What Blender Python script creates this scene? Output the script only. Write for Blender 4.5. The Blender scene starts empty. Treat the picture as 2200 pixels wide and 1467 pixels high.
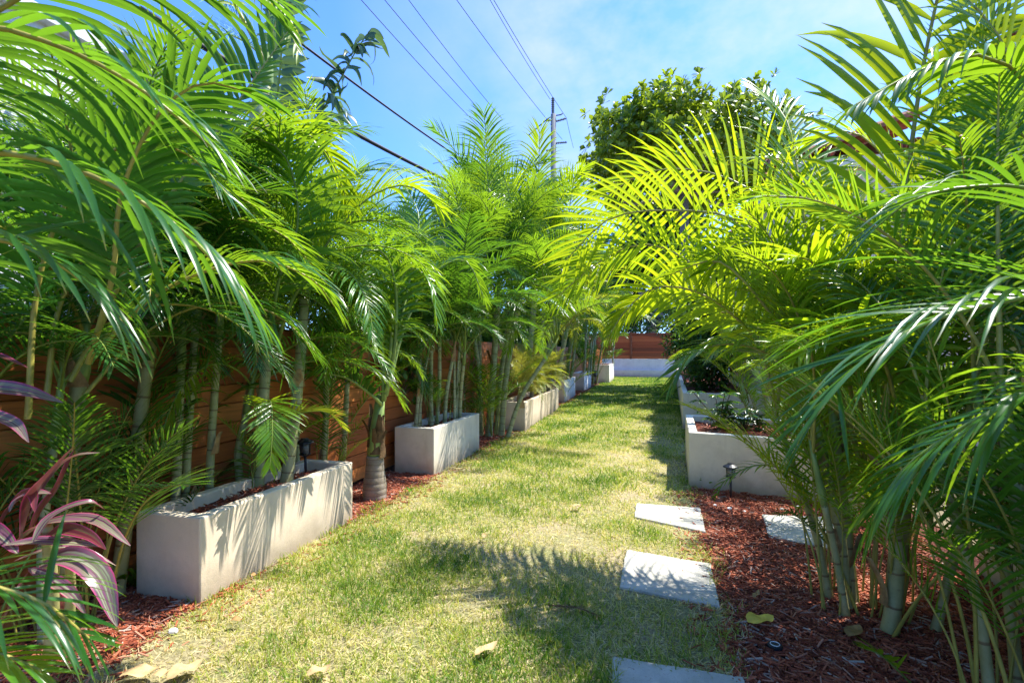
import bpy, math, random
import numpy as np
from mathutils import Vector, Matrix, Quaternion

random.seed(7)
RNG = np.random.default_rng(11)
SC = bpy.context.scene
COL = SC.collection

# ------------------------------------------------------------------ camera frame
FPX, CX, HY, CAMH = 1100.0, 1100.0, 758.0, 1.40
TH = math.radians(15.8)
FWD = Vector((-math.sin(TH), math.cos(TH), 0))
RGT = Vector((math.cos(TH), math.sin(TH), 0))
UPV = Vector((0, 0, 1))
CAM = Vector((0, 0, CAMH))

def at(px, py, zc):
    return CAM + (FWD + RGT * ((px - CX) / FPX) + UPV * ((HY - py) / FPX)) * zc

def gp(px, py, z=0.0):
    return at(px, py, (CAMH - z) * FPX / (py - HY))

# ------------------------------------------------------------------ tagging
def tag(o, label=None, cat=None, group=None, kind=None):
    if label: o['label'] = label
    if cat: o['category'] = cat
    if group: o['group'] = group
    if kind: o['kind'] = kind
    return o

def empty(name, loc, label=None, cat=None, group=None):
    o = bpy.data.objects.new(name, None)
    o.empty_display_size = 0.1
    COL.objects.link(o)
    o.location = loc
    return tag(o, label, cat, group)

def link(name, me, parent=None, loc=None):
    """links mesh data as an object; loc is a world place, turned into the parent's own frame"""
    o = bpy.data.objects.new(name, me)
    COL.objects.link(o)
    if parent is not None:
        o.parent = parent
    if loc is not None:
        o.location = loc
    return o

# ------------------------------------------------------------------ mesh building
def mesh_np(name, V, faces, mats, mat_idx=None, uv=None, smooth=True):
    """faces: list of int arrays (n,3) or (n,4); mat_idx: list of arrays or ints; uv: per vertex (N,2)"""
    me = bpy.data.meshes.new(name)
    V = np.asarray(V, dtype=np.float32)
    me.vertices.add(len(V)); me.vertices.foreach_set('co', V.ravel())
    loops = np.concatenate([np.asarray(f, dtype=np.int32).ravel() for f in faces])
    tot = np.concatenate([np.full(len(f), f.shape[1], dtype=np.int32) for f in faces])
    start = np.concatenate([[0], np.cumsum(tot)[:-1]]).astype(np.int32)
    me.loops.add(len(loops)); me.loops.foreach_set('vertex_index', loops)
    me.polygons.add(len(tot)); me.polygons.foreach_set('loop_start', start)
    try: me.polygons.foreach_set('loop_total', tot)
    except Exception: pass
    if mat_idx is not None:
        mi = np.concatenate([np.full(len(f), m, dtype=np.int32) if np.isscalar(m) else np.asarray(m, dtype=np.int32) for f, m in zip(faces, mat_idx)])
        me.polygons.foreach_set('material_index', mi)
    me.polygons.foreach_set('use_smooth', np.full(len(tot), smooth, dtype=bool))
    if uv is not None:
        l = me.uv_layers.new(name='uv')
        l.data.foreach_set('uv', np.asarray(uv, dtype=np.float32)[loops].ravel())
    for m in mats: me.materials.append(m)
    me.update(calc_edges=True)
    me.validate(verbose=False)
    return me

class MB:
    """collects boxes, prisms and tubes for one mesh"""
    def __init__(s):
        s.V = []; s.F3 = []; s.F4 = []; s.M3 = []; s.M4 = []; s.UV = []; s.n = 0
    def add(s, V, f3=None, f4=None, mat=0, uv=None):
        V = np.asarray(V, dtype=float)
        s.V.append(V)
        s.UV.append(np.zeros((len(V), 2)) if uv is None else np.asarray(uv))
        if f3 is not None and len(f3):
            s.F3.append(np.asarray(f3) + s.n); s.M3.append(np.full(len(f3), mat))
        if f4 is not None and len(f4):
            s.F4.append(np.asarray(f4) + s.n); s.M4.append(np.full(len(f4), mat))
        s.n += len(V)
    def box(s, c, size, rot=None, mat=0):
        c = np.asarray(c, float); h = np.asarray(size, float) / 2
        P = np.array([[x, y, z] for x in (-1, 1) for y in (-1, 1) for z in (-1, 1)], float) * h
        if rot is not None:
            P = P @ np.asarray(rot).T
        s.add(P + c, f4=[[0, 1, 3, 2], [4, 6, 7, 5], [0, 4, 5, 1], [2, 3, 7, 6], [0, 2, 6, 4], [1, 5, 7, 3]], mat=mat)
    def prism(s, poly, z0, z1, mat=0):
        n = len(poly)
        B = [[p[0], p[1], z0] for p in poly] + [[p[0], p[1], z1] for p in poly]
        f4 = [[i, (i + 1) % n, n + (i + 1) % n, n + i] for i in range(n)]
        if n == 4:
            s.add(B, f4=f4 + [[3, 2, 1, 0], [4, 5, 6, 7]], mat=mat)
        else:
            ct = [[sum(p[0] for p in poly) / n, sum(p[1] for p in poly) / n, z0], [sum(p[0] for p in poly) / n, sum(p[1] for p in poly) / n, z1]]
            f3 = [[2 * n, (i + 1) % n, i] for i in range(n)] + [[2 * n + 1, n + i, n + (i + 1) % n] for i in range(n)]
            s.add(B + ct, f3=f3, f4=f4, mat=mat)
    def tube(s, pts, radii, sides=8, mat=0, cap=True):
        V, f3, f4, uv = tube_arrays(pts, radii, sides, cap)
        s.add(V, f3, f4, mat, uv)
    def mesh(s, name, mats, smooth=False):
        fs, ms = [], []
        if s.F3: fs.append(np.concatenate(s.F3)); ms.append(np.concatenate(s.M3))
        if s.F4: fs.append(np.concatenate(s.F4)); ms.append(np.concatenate(s.M4))
        return mesh_np(name, np.concatenate(s.V), fs, mats, ms, np.concatenate(s.UV), smooth)
    def build(s, name, mats, parent=None, loc=None, smooth=False):
        if not isinstance(mats, (list, tuple)): mats = [mats]
        return link(name, s.mesh(name, mats, smooth), parent, loc)

def norm(a):
    return a / np.maximum(np.linalg.norm(a, axis=-1, keepdims=True), 1e-9)

def tube_arrays(pts, radii, sides=8, cap=True):
    P = np.asarray([list(p) for p in pts], float); n = len(P)
    R = np.full(n, radii, float) if np.isscalar(radii) else np.asarray(radii, float)
    T = norm(np.gradient(P, axis=0))
    a = np.array([1., 0, 0]) if abs(T[0][0]) < 0.8 else np.array([0., 1, 0])
    Vs, uv = [], []
    d = 0.0
    ang = np.arange(sides) * 2 * math.pi / sides
    for i in range(n):
        a = a - T[i] * a.dot(T[i]); a /= np.linalg.norm(a)
        b = np.cross(T[i], a)
        Vs.append(P[i] + R[i] * (np.cos(ang)[:, None] * a + np.sin(ang)[:, None] * b))
        if i: d += np.linalg.norm(P[i] - P[i - 1])
        uv.append(np.stack([ang / 6.2832, np.full(sides, d)], 1))
    V = np.concatenate(Vs); U = np.concatenate(uv)
    f4 = [[i * sides + k, i * sides + (k + 1) % sides, (i + 1) * sides + (k + 1) % sides, (i + 1) * sides + k] for i in range(n - 1) for k in range(sides)]
    f3 = []
    if cap:
        V = np.concatenate([V, P[:1], P[-1:]]); U = np.concatenate([U, [[0, 0]], [[0, d]]])
        c0, c1 = n * sides, n * sides + 1
        f3 = [[c0, (k + 1) % sides, k] for k in range(sides)] + [[c1, (n - 1) * sides + k, (n - 1) * sides + (k + 1) % sides] for k in range(sides)]
    return V, f3, f4, U

def catmull(pts, n):
    P = np.asarray([list(p) for p in pts], float)
    P = np.concatenate([[2 * P[0] - P[1]], P, [2 * P[-1] - P[-2]]])
    out = []
    segs = len(P) - 3
    for k in range(segs):
        p0, p1, p2, p3 = P[k:k + 4]
        for t in np.linspace(0, 1, 16, endpoint=(k == segs - 1)):
            out.append(.5 * ((2 * p1) + (-p0 + p2) * t + (2 * p0 - 5 * p1 + 4 * p2 - p3) * t * t + (-p0 + 3 * p1 - 3 * p2 + p3) * t ** 3))
    out = np.array(out)
    L = np.concatenate([[0], np.cumsum(np.linalg.norm(np.diff(out, axis=0), axis=1))])
    s = np.linspace(0, L[-1], n)
    return np.stack([np.interp(s, L, out[:, k]) for k in range(3)], 1), L[-1]

# ------------------------------------------------------------------ materials
def mat(name):
    m = bpy.data.materials.new(name); m.use_nodes = True
    nt = m.node_tree; nt.nodes.clear()
    out = nt.nodes.new('ShaderNodeOutputMaterial')
    return m, nt, nt.nodes.new, nt.links.new, out

def ramp(nt, stops, interp='LINEAR'):
    r = nt.nodes.new('ShaderNodeValToRGB'); r.color_ramp.interpolation = interp
    e = r.color_ramp.elements
    while len(e) < len(stops): e.new(0.5)
    for i, (p, c) in enumerate(stops):
        e[i].position = p; e[i].color = (*c, 1) if len(c) == 3 else c
    return r

def mathn(nt, op, a, b=None):
    n = nt.nodes.new('ShaderNodeMath'); n.operation = op
    for i, v in enumerate((a, b)):
        if v is None: continue
        if isinstance(v, (int, float)): n.inputs[i].default_value = v
        else: nt.links.new(v, n.inputs[i])
    return n.outputs[0]

def mixc(nt, f, a, b, mode='MIX'):
    n = nt.nodes.new('ShaderNodeMix'); n.data_type = 'RGBA'; n.blend_type = mode
    for idx, v in ((0, f), (6, a), (7, b)):
        if isinstance(v, (int, float)): n.inputs[idx].default_value = v
        elif isinstance(v, tuple): n.inputs[idx].default_value = (*v, 1)
        else: nt.links.new(v, n.inputs[idx])
    return n.outputs[2]

def noise(nt, scale, detail=4, rough=.55, vec=None):
    n = nt.nodes.new('ShaderNodeTexNoise')
    n.inputs['Scale'].default_value = scale; n.inputs['Detail'].default_value = detail; n.inputs['Roughness'].default_value = rough
    if vec is not None: nt.links.new(vec, n.inputs['Vector'])
    return n.outputs['Fac']

def geo(nt): return nt.nodes.new('ShaderNodeNewGeometry')

def scaled(nt, vec, s):
    m = nt.nodes.new('ShaderNodeVectorMath'); m.operation = 'MULTIPLY'
    nt.links.new(vec, m.inputs[0]); m.inputs[1].default_value = s
    return m.outputs[0]

def bump(nt, h, strength, dist):
    b = nt.nodes.new('ShaderNodeBump'); b.inputs['Strength'].default_value = strength; b.inputs['Distance'].default_value = dist
    nt.links.new(h, b.inputs['Height']); return b.outputs[0]

def leaf_mat(name, dark, mid, light, trans, trans_w=.45, rough=.36, tip=(.30, .22, .04), spec=.5, veins=True):
    m, nt, N, L, out = mat(name)
    g = geo(nt); oi = N('ShaderNodeObjectInfo')
    v = mathn(nt, 'ADD', mathn(nt, 'MULTIPLY', g.outputs['Random Per Island'], .55), mathn(nt, 'MULTIPLY', oi.outputs['Random'], .45))
    r = ramp(nt, [(.15, dark), (.5, mid), (.9, light)]); L(v, r.inputs[0])
    uv = N('ShaderNodeUVMap'); sep = N('ShaderNodeSeparateXYZ'); L(uv.outputs[0], sep.inputs[0])
    col = r.outputs[0]
    tr = ramp(nt, [(.1, tuple(c * .75 for c in trans)), (.6, trans), (1, tuple(min(1, c * 1.12) for c in trans))]); L(v, tr.inputs[0])
    tcol = tr.outputs[0]
    if veins:
        w = mathn(nt, 'ABSOLUTE', mathn(nt, 'SINE', mathn(nt, 'MULTIPLY', sep.outputs[1], 22.0)))
        vf = mathn(nt, 'MULTIPLY', w, .28)
        col = mixc(nt, vf, col, tuple(min(1, c * 1.7) for c in mid))
        tcol = mixc(nt, mathn(nt, 'MULTIPLY', w, .42), tcol, tuple(c * .55 for c in trans))
    tipf = ramp(nt, [(.90, (0, 0, 0)), (1, (1, 1, 1))]); L(sep.outputs[0], tipf.inputs[0])
    bl = ramp(nt, [(.66, (0, 0, 0)), (.74, (1, 1, 1))]); L(noise(nt, 7, 4, .7, g.outputs['Position']), bl.inputs[0])
    col = mixc(nt, mathn(nt, 'MULTIPLY', bl.outputs[0], .35), col, (.22, .22, .05))
    tf = mathn(nt, 'MULTIPLY', tipf.outputs[0], .8)
    col = mixc(nt, tf, col, tip)
    p = N('ShaderNodeBsdfPrincipled'); L(col, p.inputs['Base Color']); p.inputs['Roughness'].default_value = rough
    p.inputs['Specular IOR Level'].default_value = spec
    t = N('ShaderNodeBsdfTranslucent'); L(tcol, t.inputs['Color'])
    mx = N('ShaderNodeMixShader'); mx.inputs[0].default_value = trans_w
    L(p.outputs[0], mx.inputs[1]); L(t.outputs[0], mx.inputs[2]); L(mx.outputs[0], out.inputs[0])
    return m

def plain(name, c, rough=.6, spec=.4, metal=0.0, var=.25, scale=6.0, bmp=0.0, bscale=60.0, island=0.0):
    m, nt, N, L, out = mat(name)
    tc = N('ShaderNodeTexCoord')
    n = noise(nt, scale, 5, .6, tc.outputs['Object'])
    r = ramp(nt, [(.3, tuple(x * (1 - var) for x in c)), (.7, tuple(min(1, x * (1 + var)) for x in c))]); L(n, r.inputs[0])
    col = r.outputs[0]
    if island:
        g = geo(nt)
        rr = ramp(nt, [(0, (1 - island,) * 3), (1, (1 + island,) * 3)]); L(g.outputs['Random Per Island'], rr.inputs[0])
        col = mixc(nt, 1.0, col, rr.outputs[0], 'MULTIPLY')
    p = N('ShaderNodeBsdfPrincipled'); L(col, p.inputs['Base Color'])
    p.inputs['Roughness'].default_value = rough; p.inputs['Specular IOR Level'].default_value = spec; p.inputs['Metallic'].default_value = metal
    if bmp:
        L(bump(nt, noise(nt, bscale, 4, .6, tc.outputs['Object']), bmp, .01), p.inputs['Normal'])
    L(p.outputs[0], out.inputs[0])
    return m

def stucco_mat(name, c, stain=(.33, .27, .19), stain_h=.22):
    m, nt, N, L, out = mat(name)
    g = geo(nt); pos = g.outputs['Position']
    big = noise(nt, 2.3, 5, .6, pos); fine = noise(nt, 150, 3, .7, pos); mid = noise(nt, 45, 3, .6, pos)
    r = ramp(nt, [(.3, tuple(x * .88 for x in c)), (.7, tuple(min(1, x * 1.06) for x in c))]); L(big, r.inputs[0])
    pit = ramp(nt, [(.30, (.86, .86, .86)), (.42, (1, 1, 1))]); L(fine, pit.inputs[0])
    col = mixc(nt, 1.0, r.outputs[0], pit.outputs[0], 'MULTIPLY')
    sep = N('ShaderNodeSeparateXYZ'); L(pos, sep.inputs[0])
    h = mathn(nt, 'ADD', sep.outputs[2], mathn(nt, 'MULTIPLY', noise(nt, 5, 5, .65, pos), -.25))
    sr = ramp(nt, [(0, (1, 1, 1)), (stain_h * .5, (.45, .45, .45)), (stain_h, (0, 0, 0))]); L(mathn(nt, 'ADD', h, .10), sr.inputs[0])
    col = mixc(nt, mathn(nt, 'MULTIPLY', sr.outputs[0], .8), col, stain)
    bt = ramp(nt, [(.52, (0, 0, 0)), (.75, (1, 1, 1))]); L(noise(nt, 4.2, 7, .7, pos), bt.inputs[0])
    col = mixc(nt, mathn(nt, 'MULTIPLY', bt.outputs[0], .28), col, stain)
    # rain streaks running down the faces
    vs = noise(nt, 1.0, 4, .6, scaled(nt, pos, (14, 14, .8)))
    st = ramp(nt, [(.56, (0, 0, 0)), (.72, (1, 1, 1))]); L(vs, st.inputs[0])
    col = mixc(nt, mathn(nt, 'MULTIPLY', st.outputs[0], .16), col, stain)
    p = N('ShaderNodeBsdfPrincipled'); L(col, p.inputs['Base Color']); p.inputs['Roughness'].default_value = .9; p.inputs['Specular IOR Level'].default_value = .2
    hgt = mathn(nt, 'ADD', fine, mathn(nt, 'MULTIPLY', mid, .8))
    L(bump(nt, hgt, .28, .005), p.inputs['Normal'])
    L(p.outputs[0], out.inputs[0])
    return m

def wood_mat(name, cols, along):
    m, nt, N, L, out = mat(name)
    g = geo(nt); pos = g.outputs['Position']; rnd = g.outputs['Random Per Island']
    r = ramp(nt, cols); L(rnd, r.inputs[0])
    sc = (3, 3, 60) if along == 'xy' else (40, 40, 3)
    off = N('ShaderNodeVectorMath'); off.operation = 'ADD'; L(scaled(nt, pos, sc), off.inputs[0])
    cmb = N('ShaderNodeCombineXYZ'); L(mathn(nt, 'MULTIPLY', rnd, 37.0), cmb.inputs[0]); L(cmb.outputs[0], off.inputs[1])
    n = noise(nt, 1.0, 6, .65, off.outputs[0])
    rr = ramp(nt, [(.25, (.62, .6, .58)), (.75, (1.18, 1.16, 1.12))]); L(n, rr.inputs[0])
    col = mixc(nt, 1.0, r.outputs[0], rr.outputs[0], 'MULTIPLY')
    p = N('ShaderNodeBsdfPrincipled'); L(col, p.inputs['Base Color']); p.inputs['Roughness'].default_value = .5; p.inputs['Specular IOR Level'].default_value = .4
    L(bump(nt, n, .25, .004), p.inputs['Normal']); L(p.outputs[0], out.inputs[0])
    return m

M = {}
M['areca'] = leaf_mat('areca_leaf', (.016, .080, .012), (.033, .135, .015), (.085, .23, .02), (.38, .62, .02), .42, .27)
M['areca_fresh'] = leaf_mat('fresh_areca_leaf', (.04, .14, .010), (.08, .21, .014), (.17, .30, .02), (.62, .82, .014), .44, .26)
M['areca_backlit_tint'] = leaf_mat('backlit_tint_areca_leaf', (.05, .16, .010), (.10, .24, .014), (.20, .32, .02), (.72, .86, .014), .48, .30)  # brighter copy of the fresh leaf; backlit sun glow put into its colour
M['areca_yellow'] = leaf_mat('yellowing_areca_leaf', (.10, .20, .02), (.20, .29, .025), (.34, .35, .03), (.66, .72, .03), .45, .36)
M['areca_dark'] = leaf_mat('dark_areca_leaf', (.010, .058, .014), (.02, .098, .018), (.05, .155, .02), (.24, .50, .02), .40, .27)  # deep green leaf; also serves as painted shade on the near left fronds
M['date'] = leaf_mat('date_leaf', (.05, .11, .02), (.14, .20, .03), (.32, .28, .07), (.5, .48, .06), .4, .45)
M['banana'] = leaf_mat('banana_leaf', (.02, .06, .025), (.04, .10, .045), (.08, .15, .06), (.20, .34, .08), .3, .34, tip=(.2, .13, .05))
M['shrub'] = leaf_mat('shrub_leaf', (.012, .05, .010), (.022, .085, .014), (.05, .14, .02), (.14, .28, .02), .3, .32, veins=False)
M['fig'] = leaf_mat('broad_tree_leaf', (.045, .115, .012), (.085, .17, .016), (.17, .24, .025), (.42, .56, .02), .36, .32, veins=False)
M['vine'] = leaf_mat('vine_leaf', (.03, .11, .015), (.06, .18, .02), (.11, .26, .03), (.3, .5, .03), .4, .35, veins=False)
M['stem_green'] = plain('green_petiole', (.20, .27, .045), .45, .4, var=.3, scale=9)
M['petiole_yellow'] = plain('yellow_petiole', (.34, .30, .06), .45, .4, var=.3, scale=9)
M['dry_leaf'] = plain('dry_fallen_leaf', (.52, .36, .17), .75, .25, var=.3, scale=25)
M['yellow_leaf'] = plain('yellow_fallen_leaf', (.72, .50, .06), .6, .35, var=.25, scale=20)
M['brown_leaf'] = plain('brown_fallen_leaf', (.36, .20, .07), .7, .3, var=.3, scale=25)
M['husk'] = plain('dry_husk', (.14, .085, .04), .9, .2, var=.45, scale=14, bmp=.6)
M['husk_pale'] = plain('pale_dry_husk', (.34, .22, .10), .85, .2, var=.45, scale=18, bmp=.5)
M['black_metal'] = plain('black_metal', (.02, .02, .022), .42, .5, var=.2)
M['black_rubber'] = plain('black_rubber', (.012, .012, .014), .6, .4, var=.2)
M['concrete_pole'] = plain('grey_concrete_pole', (.20, .21, .21), .9, .2, var=.15, scale=3, bmp=.3)
M['ceramic'] = plain('grey_insulator', (.12, .13, .15), .4, .5, var=.1)
M['white_wall'] = stucco_mat('white_wall_stucco', (.74, .73, .70), stain=(.42, .38, .32))
M['stucco'] = stucco_mat('beige_planter_stucco', (.78, .65, .48))
M['stucco_pale'] = stucco_mat('pale_planter_stucco', (.76, .70, .56))
M['stucco_white'] = stucco_mat('white_planter_stucco', (.82, .76, .64))
M['house'] = stucco_mat('cream_house_stucco', (.78, .70, .50))
M['house_pink'] = stucco_mat('pinkish_house_stucco', (.78, .64, .50))
M['tile'] = plain('clay_roof_tile', (.33, .12, .06), .8, .25, var=.35, scale=5, bmp=.3, island=.25)
M['bark_grey'] = plain('grey_bark', (.20, .19, .18), .9, .2, var=.4, scale=8, bmp=.8, bscale=25)
M['bark_brown'] = plain('brown_bark', (.12, .08, .05), .9, .2, var=.4, scale=8, bmp=.8, bscale=25)
M['pebble'] = plain('white_pebble', (.72, .70, .66), .7, .3, var=.15, scale=20)
M['glass'] = plain('smoked_lamp_glass', (.16, .17, .18), .12, .6, var=.1)
M['fence_wood'] = wood_mat('red_brown_fence_board', [(0, (.36, .10, .028)), (.35, (.54, .175, .045)), (.7, (.62, .24, .07)), (1, (.30, .085, .028))], 'xy')
M['back_fence_wood'] = wood_mat('back_fence_board', [(0, (.20, .04, .014)), (.3, (.46, .105, .032)), (.75, (.56, .17, .055)), (1, (.16, .035, .014))], 'xy')
M['post_wood'] = wood_mat('fence_post_wood', [(0, (.18, .05, .018)), (1, (.26, .075, .028))], 'z')

def trunk_mat(name, lo, hi, ring, period):
    m, nt, N, L, out = mat(name)
    uv = N('ShaderNodeUVMap'); sep = N('ShaderNodeSeparateXYZ'); L(uv.outputs[0], sep.inputs[0])
    g = geo(nt); pos = g.outputs['Position']
    v = sep.outputs[1]
    wob = mathn(nt, 'ADD', v, mathn(nt, 'MULTIPLY', noise(nt, 3, 3, .5, pos), .05))
    fr = mathn(nt, 'FRACT', mathn(nt, 'DIVIDE', wob, period))
    rr = ramp(nt, [(0, (1, 1, 1)), (.05, (1, 1, 1)), (.09, (0, 0, 0)), (1, (0, 0, 0))]); L(fr, rr.inputs[0])
    base = ramp(nt, [(.3, lo), (.7, hi)]); L(noise(nt, 9, 6, .65, pos), base.inputs[0])
    spots = ramp(nt, [(.60, (0, 0, 0)), (.70, (1, 1, 1))]); L(noise(nt, 38, 4, .6, pos), spots.inputs[0])
    col = mixc(nt, mathn(nt, 'MULTIPLY', spots.outputs[0], .5), base.outputs[0], (.20, .12, .04))
    col = mixc(nt, mathn(nt, 'MULTIPLY', rr.outputs[0], .85), col, ring)
    p = N('ShaderNodeBsdfPrincipled'); L(col, p.inputs['Base Color']); p.inputs['Roughness'].default_value = .6
    L(bump(nt, noise(nt, 50, 4, .6, pos), .3, .004), p.inputs['Normal'])
    L(p.outputs[0], out.inputs[0]); return m

M['cane'] = trunk_mat('areca_cane', (.24, .27, .09), (.46, .46, .26), (.14, .09, .04), .13)
M['cane_grey'] = trunk_mat('grey_areca_cane', (.26, .29, .20), (.46, .48, .38), (.11, .09, .06), .12)
M['cane_pale'] = trunk_mat('pale_areca_cane', (.26, .25, .08), (.44, .40, .18), (.17, .09, .03), .17)
M['foxtail_trunk'] = trunk_mat('ringed_grey_trunk', (.20, .16, .11), (.36, .31, .24), (.07, .05, .035), .055)
M['crownshaft'] = plain('green_crownshaft', (.24, .33, .09), .4, .45, var=.3, scale=6)
M['crownshaft_pale'] = plain('pale_crownshaft', (.42, .44, .24), .45, .4, var=.25, scale=6)

def ti_mat():
    m, nt, N, L, out = mat('variegated_ti_leaf')
    uv = N('ShaderNodeUVMap'); sep = N('ShaderNodeSeparateXYZ'); L(uv.outputs[0], sep.inputs[0])
    oi = N('ShaderNodeObjectInfo'); g = geo(nt)
    cmb = N('ShaderNodeCombineXYZ'); L(mathn(nt, 'MULTIPLY', sep.outputs[0], 1.2), cmb.inputs[0]); L(mathn(nt, 'MULTIPLY', sep.outputs[1], 9.0), cmb.inputs[1])
    L(mathn(nt, 'MULTIPLY', oi.outputs['Random'], 40.0), cmb.inputs[2])
    n = noise(nt, 1.0, 4, .6, cmb.outputs[0])
    r = ramp(nt, [(.36, (.05, .018, .03)), (.46, (.22, .08, .15)), (.54, (.14, .18, .07)), (.68, (.44, .42, .30))]); L(n, r.inputs[0])
    r2 = ramp(nt, [(.3, (.06, .012, .02)), (.5, (.16, .02, .035)), (.7, (.10, .09, .03))]); L(n, r2.inputs[0])
    pick = ramp(nt, [(.62, (0, 0, 0)), (.64, (1, 1, 1))]); L(oi.outputs['Random'], pick.inputs[0])
    col = mixc(nt, pick.outputs[0], r.outputs[0], r2.outputs[0])
    e = mathn(nt, 'ABSOLUTE', mathn(nt, 'SUBTRACT', sep.outputs[1], .5))
    er = ramp(nt, [(.40, (0, 0, 0)), (.47, (1, 1, 1))]); L(e, er.inputs[0])
    col = mixc(nt, mathn(nt, 'MULTIPLY', er.outputs[0], .9), col, (.50, .05, .17))
    p = N('ShaderNodeBsdfPrincipled'); L(col, p.inputs['Base Color']); p.inputs['Roughness'].default_value = .32
    t = N('ShaderNodeBsdfTranslucent'); L(mixc(nt, .5, col, (.6, .2, .15)), t.inputs['Color'])
    mx = N('ShaderNodeMixShader'); mx.inputs[0].default_value = .2
    L(p.outputs[0], mx.inputs[1]); L(t.outputs[0], mx.inputs[2]); L(mx.outputs[0], out.inputs[0]); return m
M['ti'] = ti_mat()

def mulch_mat(chips):
    m, nt, N, L, out = mat('red_mulch_chip' if chips else 'red_mulch_soil')
    g = geo(nt); pos = g.outputs['Position']
    src = g.outputs['Random Per Island'] if chips else noise(nt, 55, 6, .75, pos)
    if chips:
        r = ramp(nt, [(0, (.12, .028, .014)), (.4, (.31, .075, .036)), (.75, (.43, .125, .06)), (.93, (.46, .22, .14)), (1, (.42, .36, .30))])
    else:
        r = ramp(nt, [(.3, (.05, .014, .008)), (.55, (.14, .036, .02)), (.8, (.24, .075, .042))])
    L(src, r.inputs[0])
    p = N('ShaderNodeBsdfPrincipled'); L(r.outputs[0], p.inputs['Base Color']); p.inputs['Roughness'].default_value = .8; p.inputs['Specular IOR Level'].default_value = .25
    if not chips: L(bump(nt, src, .9, .02), p.inputs['Normal'])
    L(p.outputs[0], out.inputs[0]); return m
M['mulch'] = mulch_mat(False); M['chip'] = mulch_mat(True)

def lawn_soil():
    m, nt, N, L, out = mat('dry_thatch_soil')
    pos = geo(nt).outputs['Position']
    a = noise(nt, 70, 6, .75, pos); b = noise(nt, 1.6, 5, .6, pos)
    r = ramp(nt, [(.3, (.12, .09, .05)), (.5, (.38, .31, .18)), (.72, (.60, .52, .34))]); L(a, r.inputs[0])
    r2 = ramp(nt, [(.35, (.09, .14, .03)), (.65, (.26, .30, .08))]); L(a, r2.inputs[0])
    f = ramp(nt, [(.40, (0, 0, 0)), (.60, (1, 1, 1))]); L(b, f.inputs[0])
    sep = N('ShaderNodeSeparateXYZ'); L(pos, sep.inputs[0])
    far = ramp(nt, [(0, (0, 0, 0)), (1, (1, 1, 1))]); L(mathn(nt, 'MULTIPLY', mathn(nt, 'SUBTRACT', sep.outputs[1], 6.0), .11), far.inputs[0])
    col = mixc(nt, mathn(nt, 'MAXIMUM', mathn(nt, 'MULTIPLY', f.outputs[0], .6), far.outputs[0]), r.outputs[0], r2.outputs[0])
    p = N('ShaderNodeBsdfPrincipled'); L(col, p.inputs['Base Color']); p.inputs['Roughness'].default_value = .95; p.inputs['Specular IOR Level'].default_value = .1
    L(bump(nt, a, .8, .02), p.inputs['Normal']); L(p.outputs[0], out.inputs[0]); return m
M['thatch'] = lawn_soil()

def grass_mat():
    m, nt, N, L, out = mat('lawn_grass_blade')
    g = geo(nt); uv = N('ShaderNodeUVMap'); sep = N('ShaderNodeSeparateXYZ'); L(uv.outputs[0], sep.inputs[0])
    r = ramp(nt, [(0, (.06, .16, .012)), (.25, (.15, .27, .02)), (.5, (.36, .42, .05)), (.72, (.56, .52, .18)), (1, (.74, .65, .42))]); L(sep.outputs[0], r.inputs[0])
    p = N('ShaderNodeBsdfPrincipled'); L(r.outputs[0], p.inputs['Base Color']); p.inputs['Roughness'].default_value = .5; p.inputs['Specular IOR Level'].default_value = .35
    t = N('ShaderNodeBsdfTranslucent'); L(mixc(nt, 1.0, r.outputs[0], (1.5, 1.4, .9), 'MULTIPLY'), t.inputs['Color'])
    mx = N('ShaderNodeMixShader'); mx.inputs[0].default_value = .42
    L(p.outputs[0], mx.inputs[1]); L(t.outputs[0], mx.inputs[2]); L(mx.outputs[0], out.inputs[0]); return m
M['grass'] = grass_mat()

def paver_mat():
    m, nt, N, L, out = mat('grey_concrete_paver')
    pos = geo(nt).outputs['Position']
    a = noise(nt, 6, 5, .65, pos); f = noise(nt, 170, 3, .7, pos)
    r = ramp(nt, [(.3, (.44, .42, .36)), (.7, (.60, .57, .50))]); L(a, r.inputs[0])
    pit = ramp(nt, [(.30, (.55, .55, .52)), (.40, (1, 1, 1))]); L(f, pit.inputs[0])
    col = mixc(nt, 1.0, r.outputs[0], pit.outputs[0], 'MULTIPLY')
    crumb = ramp(nt, [(.60, (0, 0, 0)), (.66, (1, 1, 1))]); L(noise(nt, 24, 6, .8, pos), crumb.inputs[0])
    blot = ramp(nt, [(.45, (1, 1, 1)), (.7, (.66, .66, .60))]); L(noise(nt, 3.1, 6, .7, pos), blot.inputs[0])
    col = mixc(nt, 1.0, col, blot.outputs[0], 'MULTIPLY')
    col = mixc(nt, mathn(nt, 'MULTIPLY', crumb.outputs[0], .7), col, (.20, .09, .06))
    p = N('ShaderNodeBsdfPrincipled'); L(col, p.inputs['Base Color']); p.inputs['Roughness'].default_value = .9; p.inputs['Specular IOR Level'].default_value = .2
    L(bump(nt, f, .4, .003), p.inputs['Normal']); L(p.outputs[0], out.inputs[0]); return m
M['paver'] = paver_mat()

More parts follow.
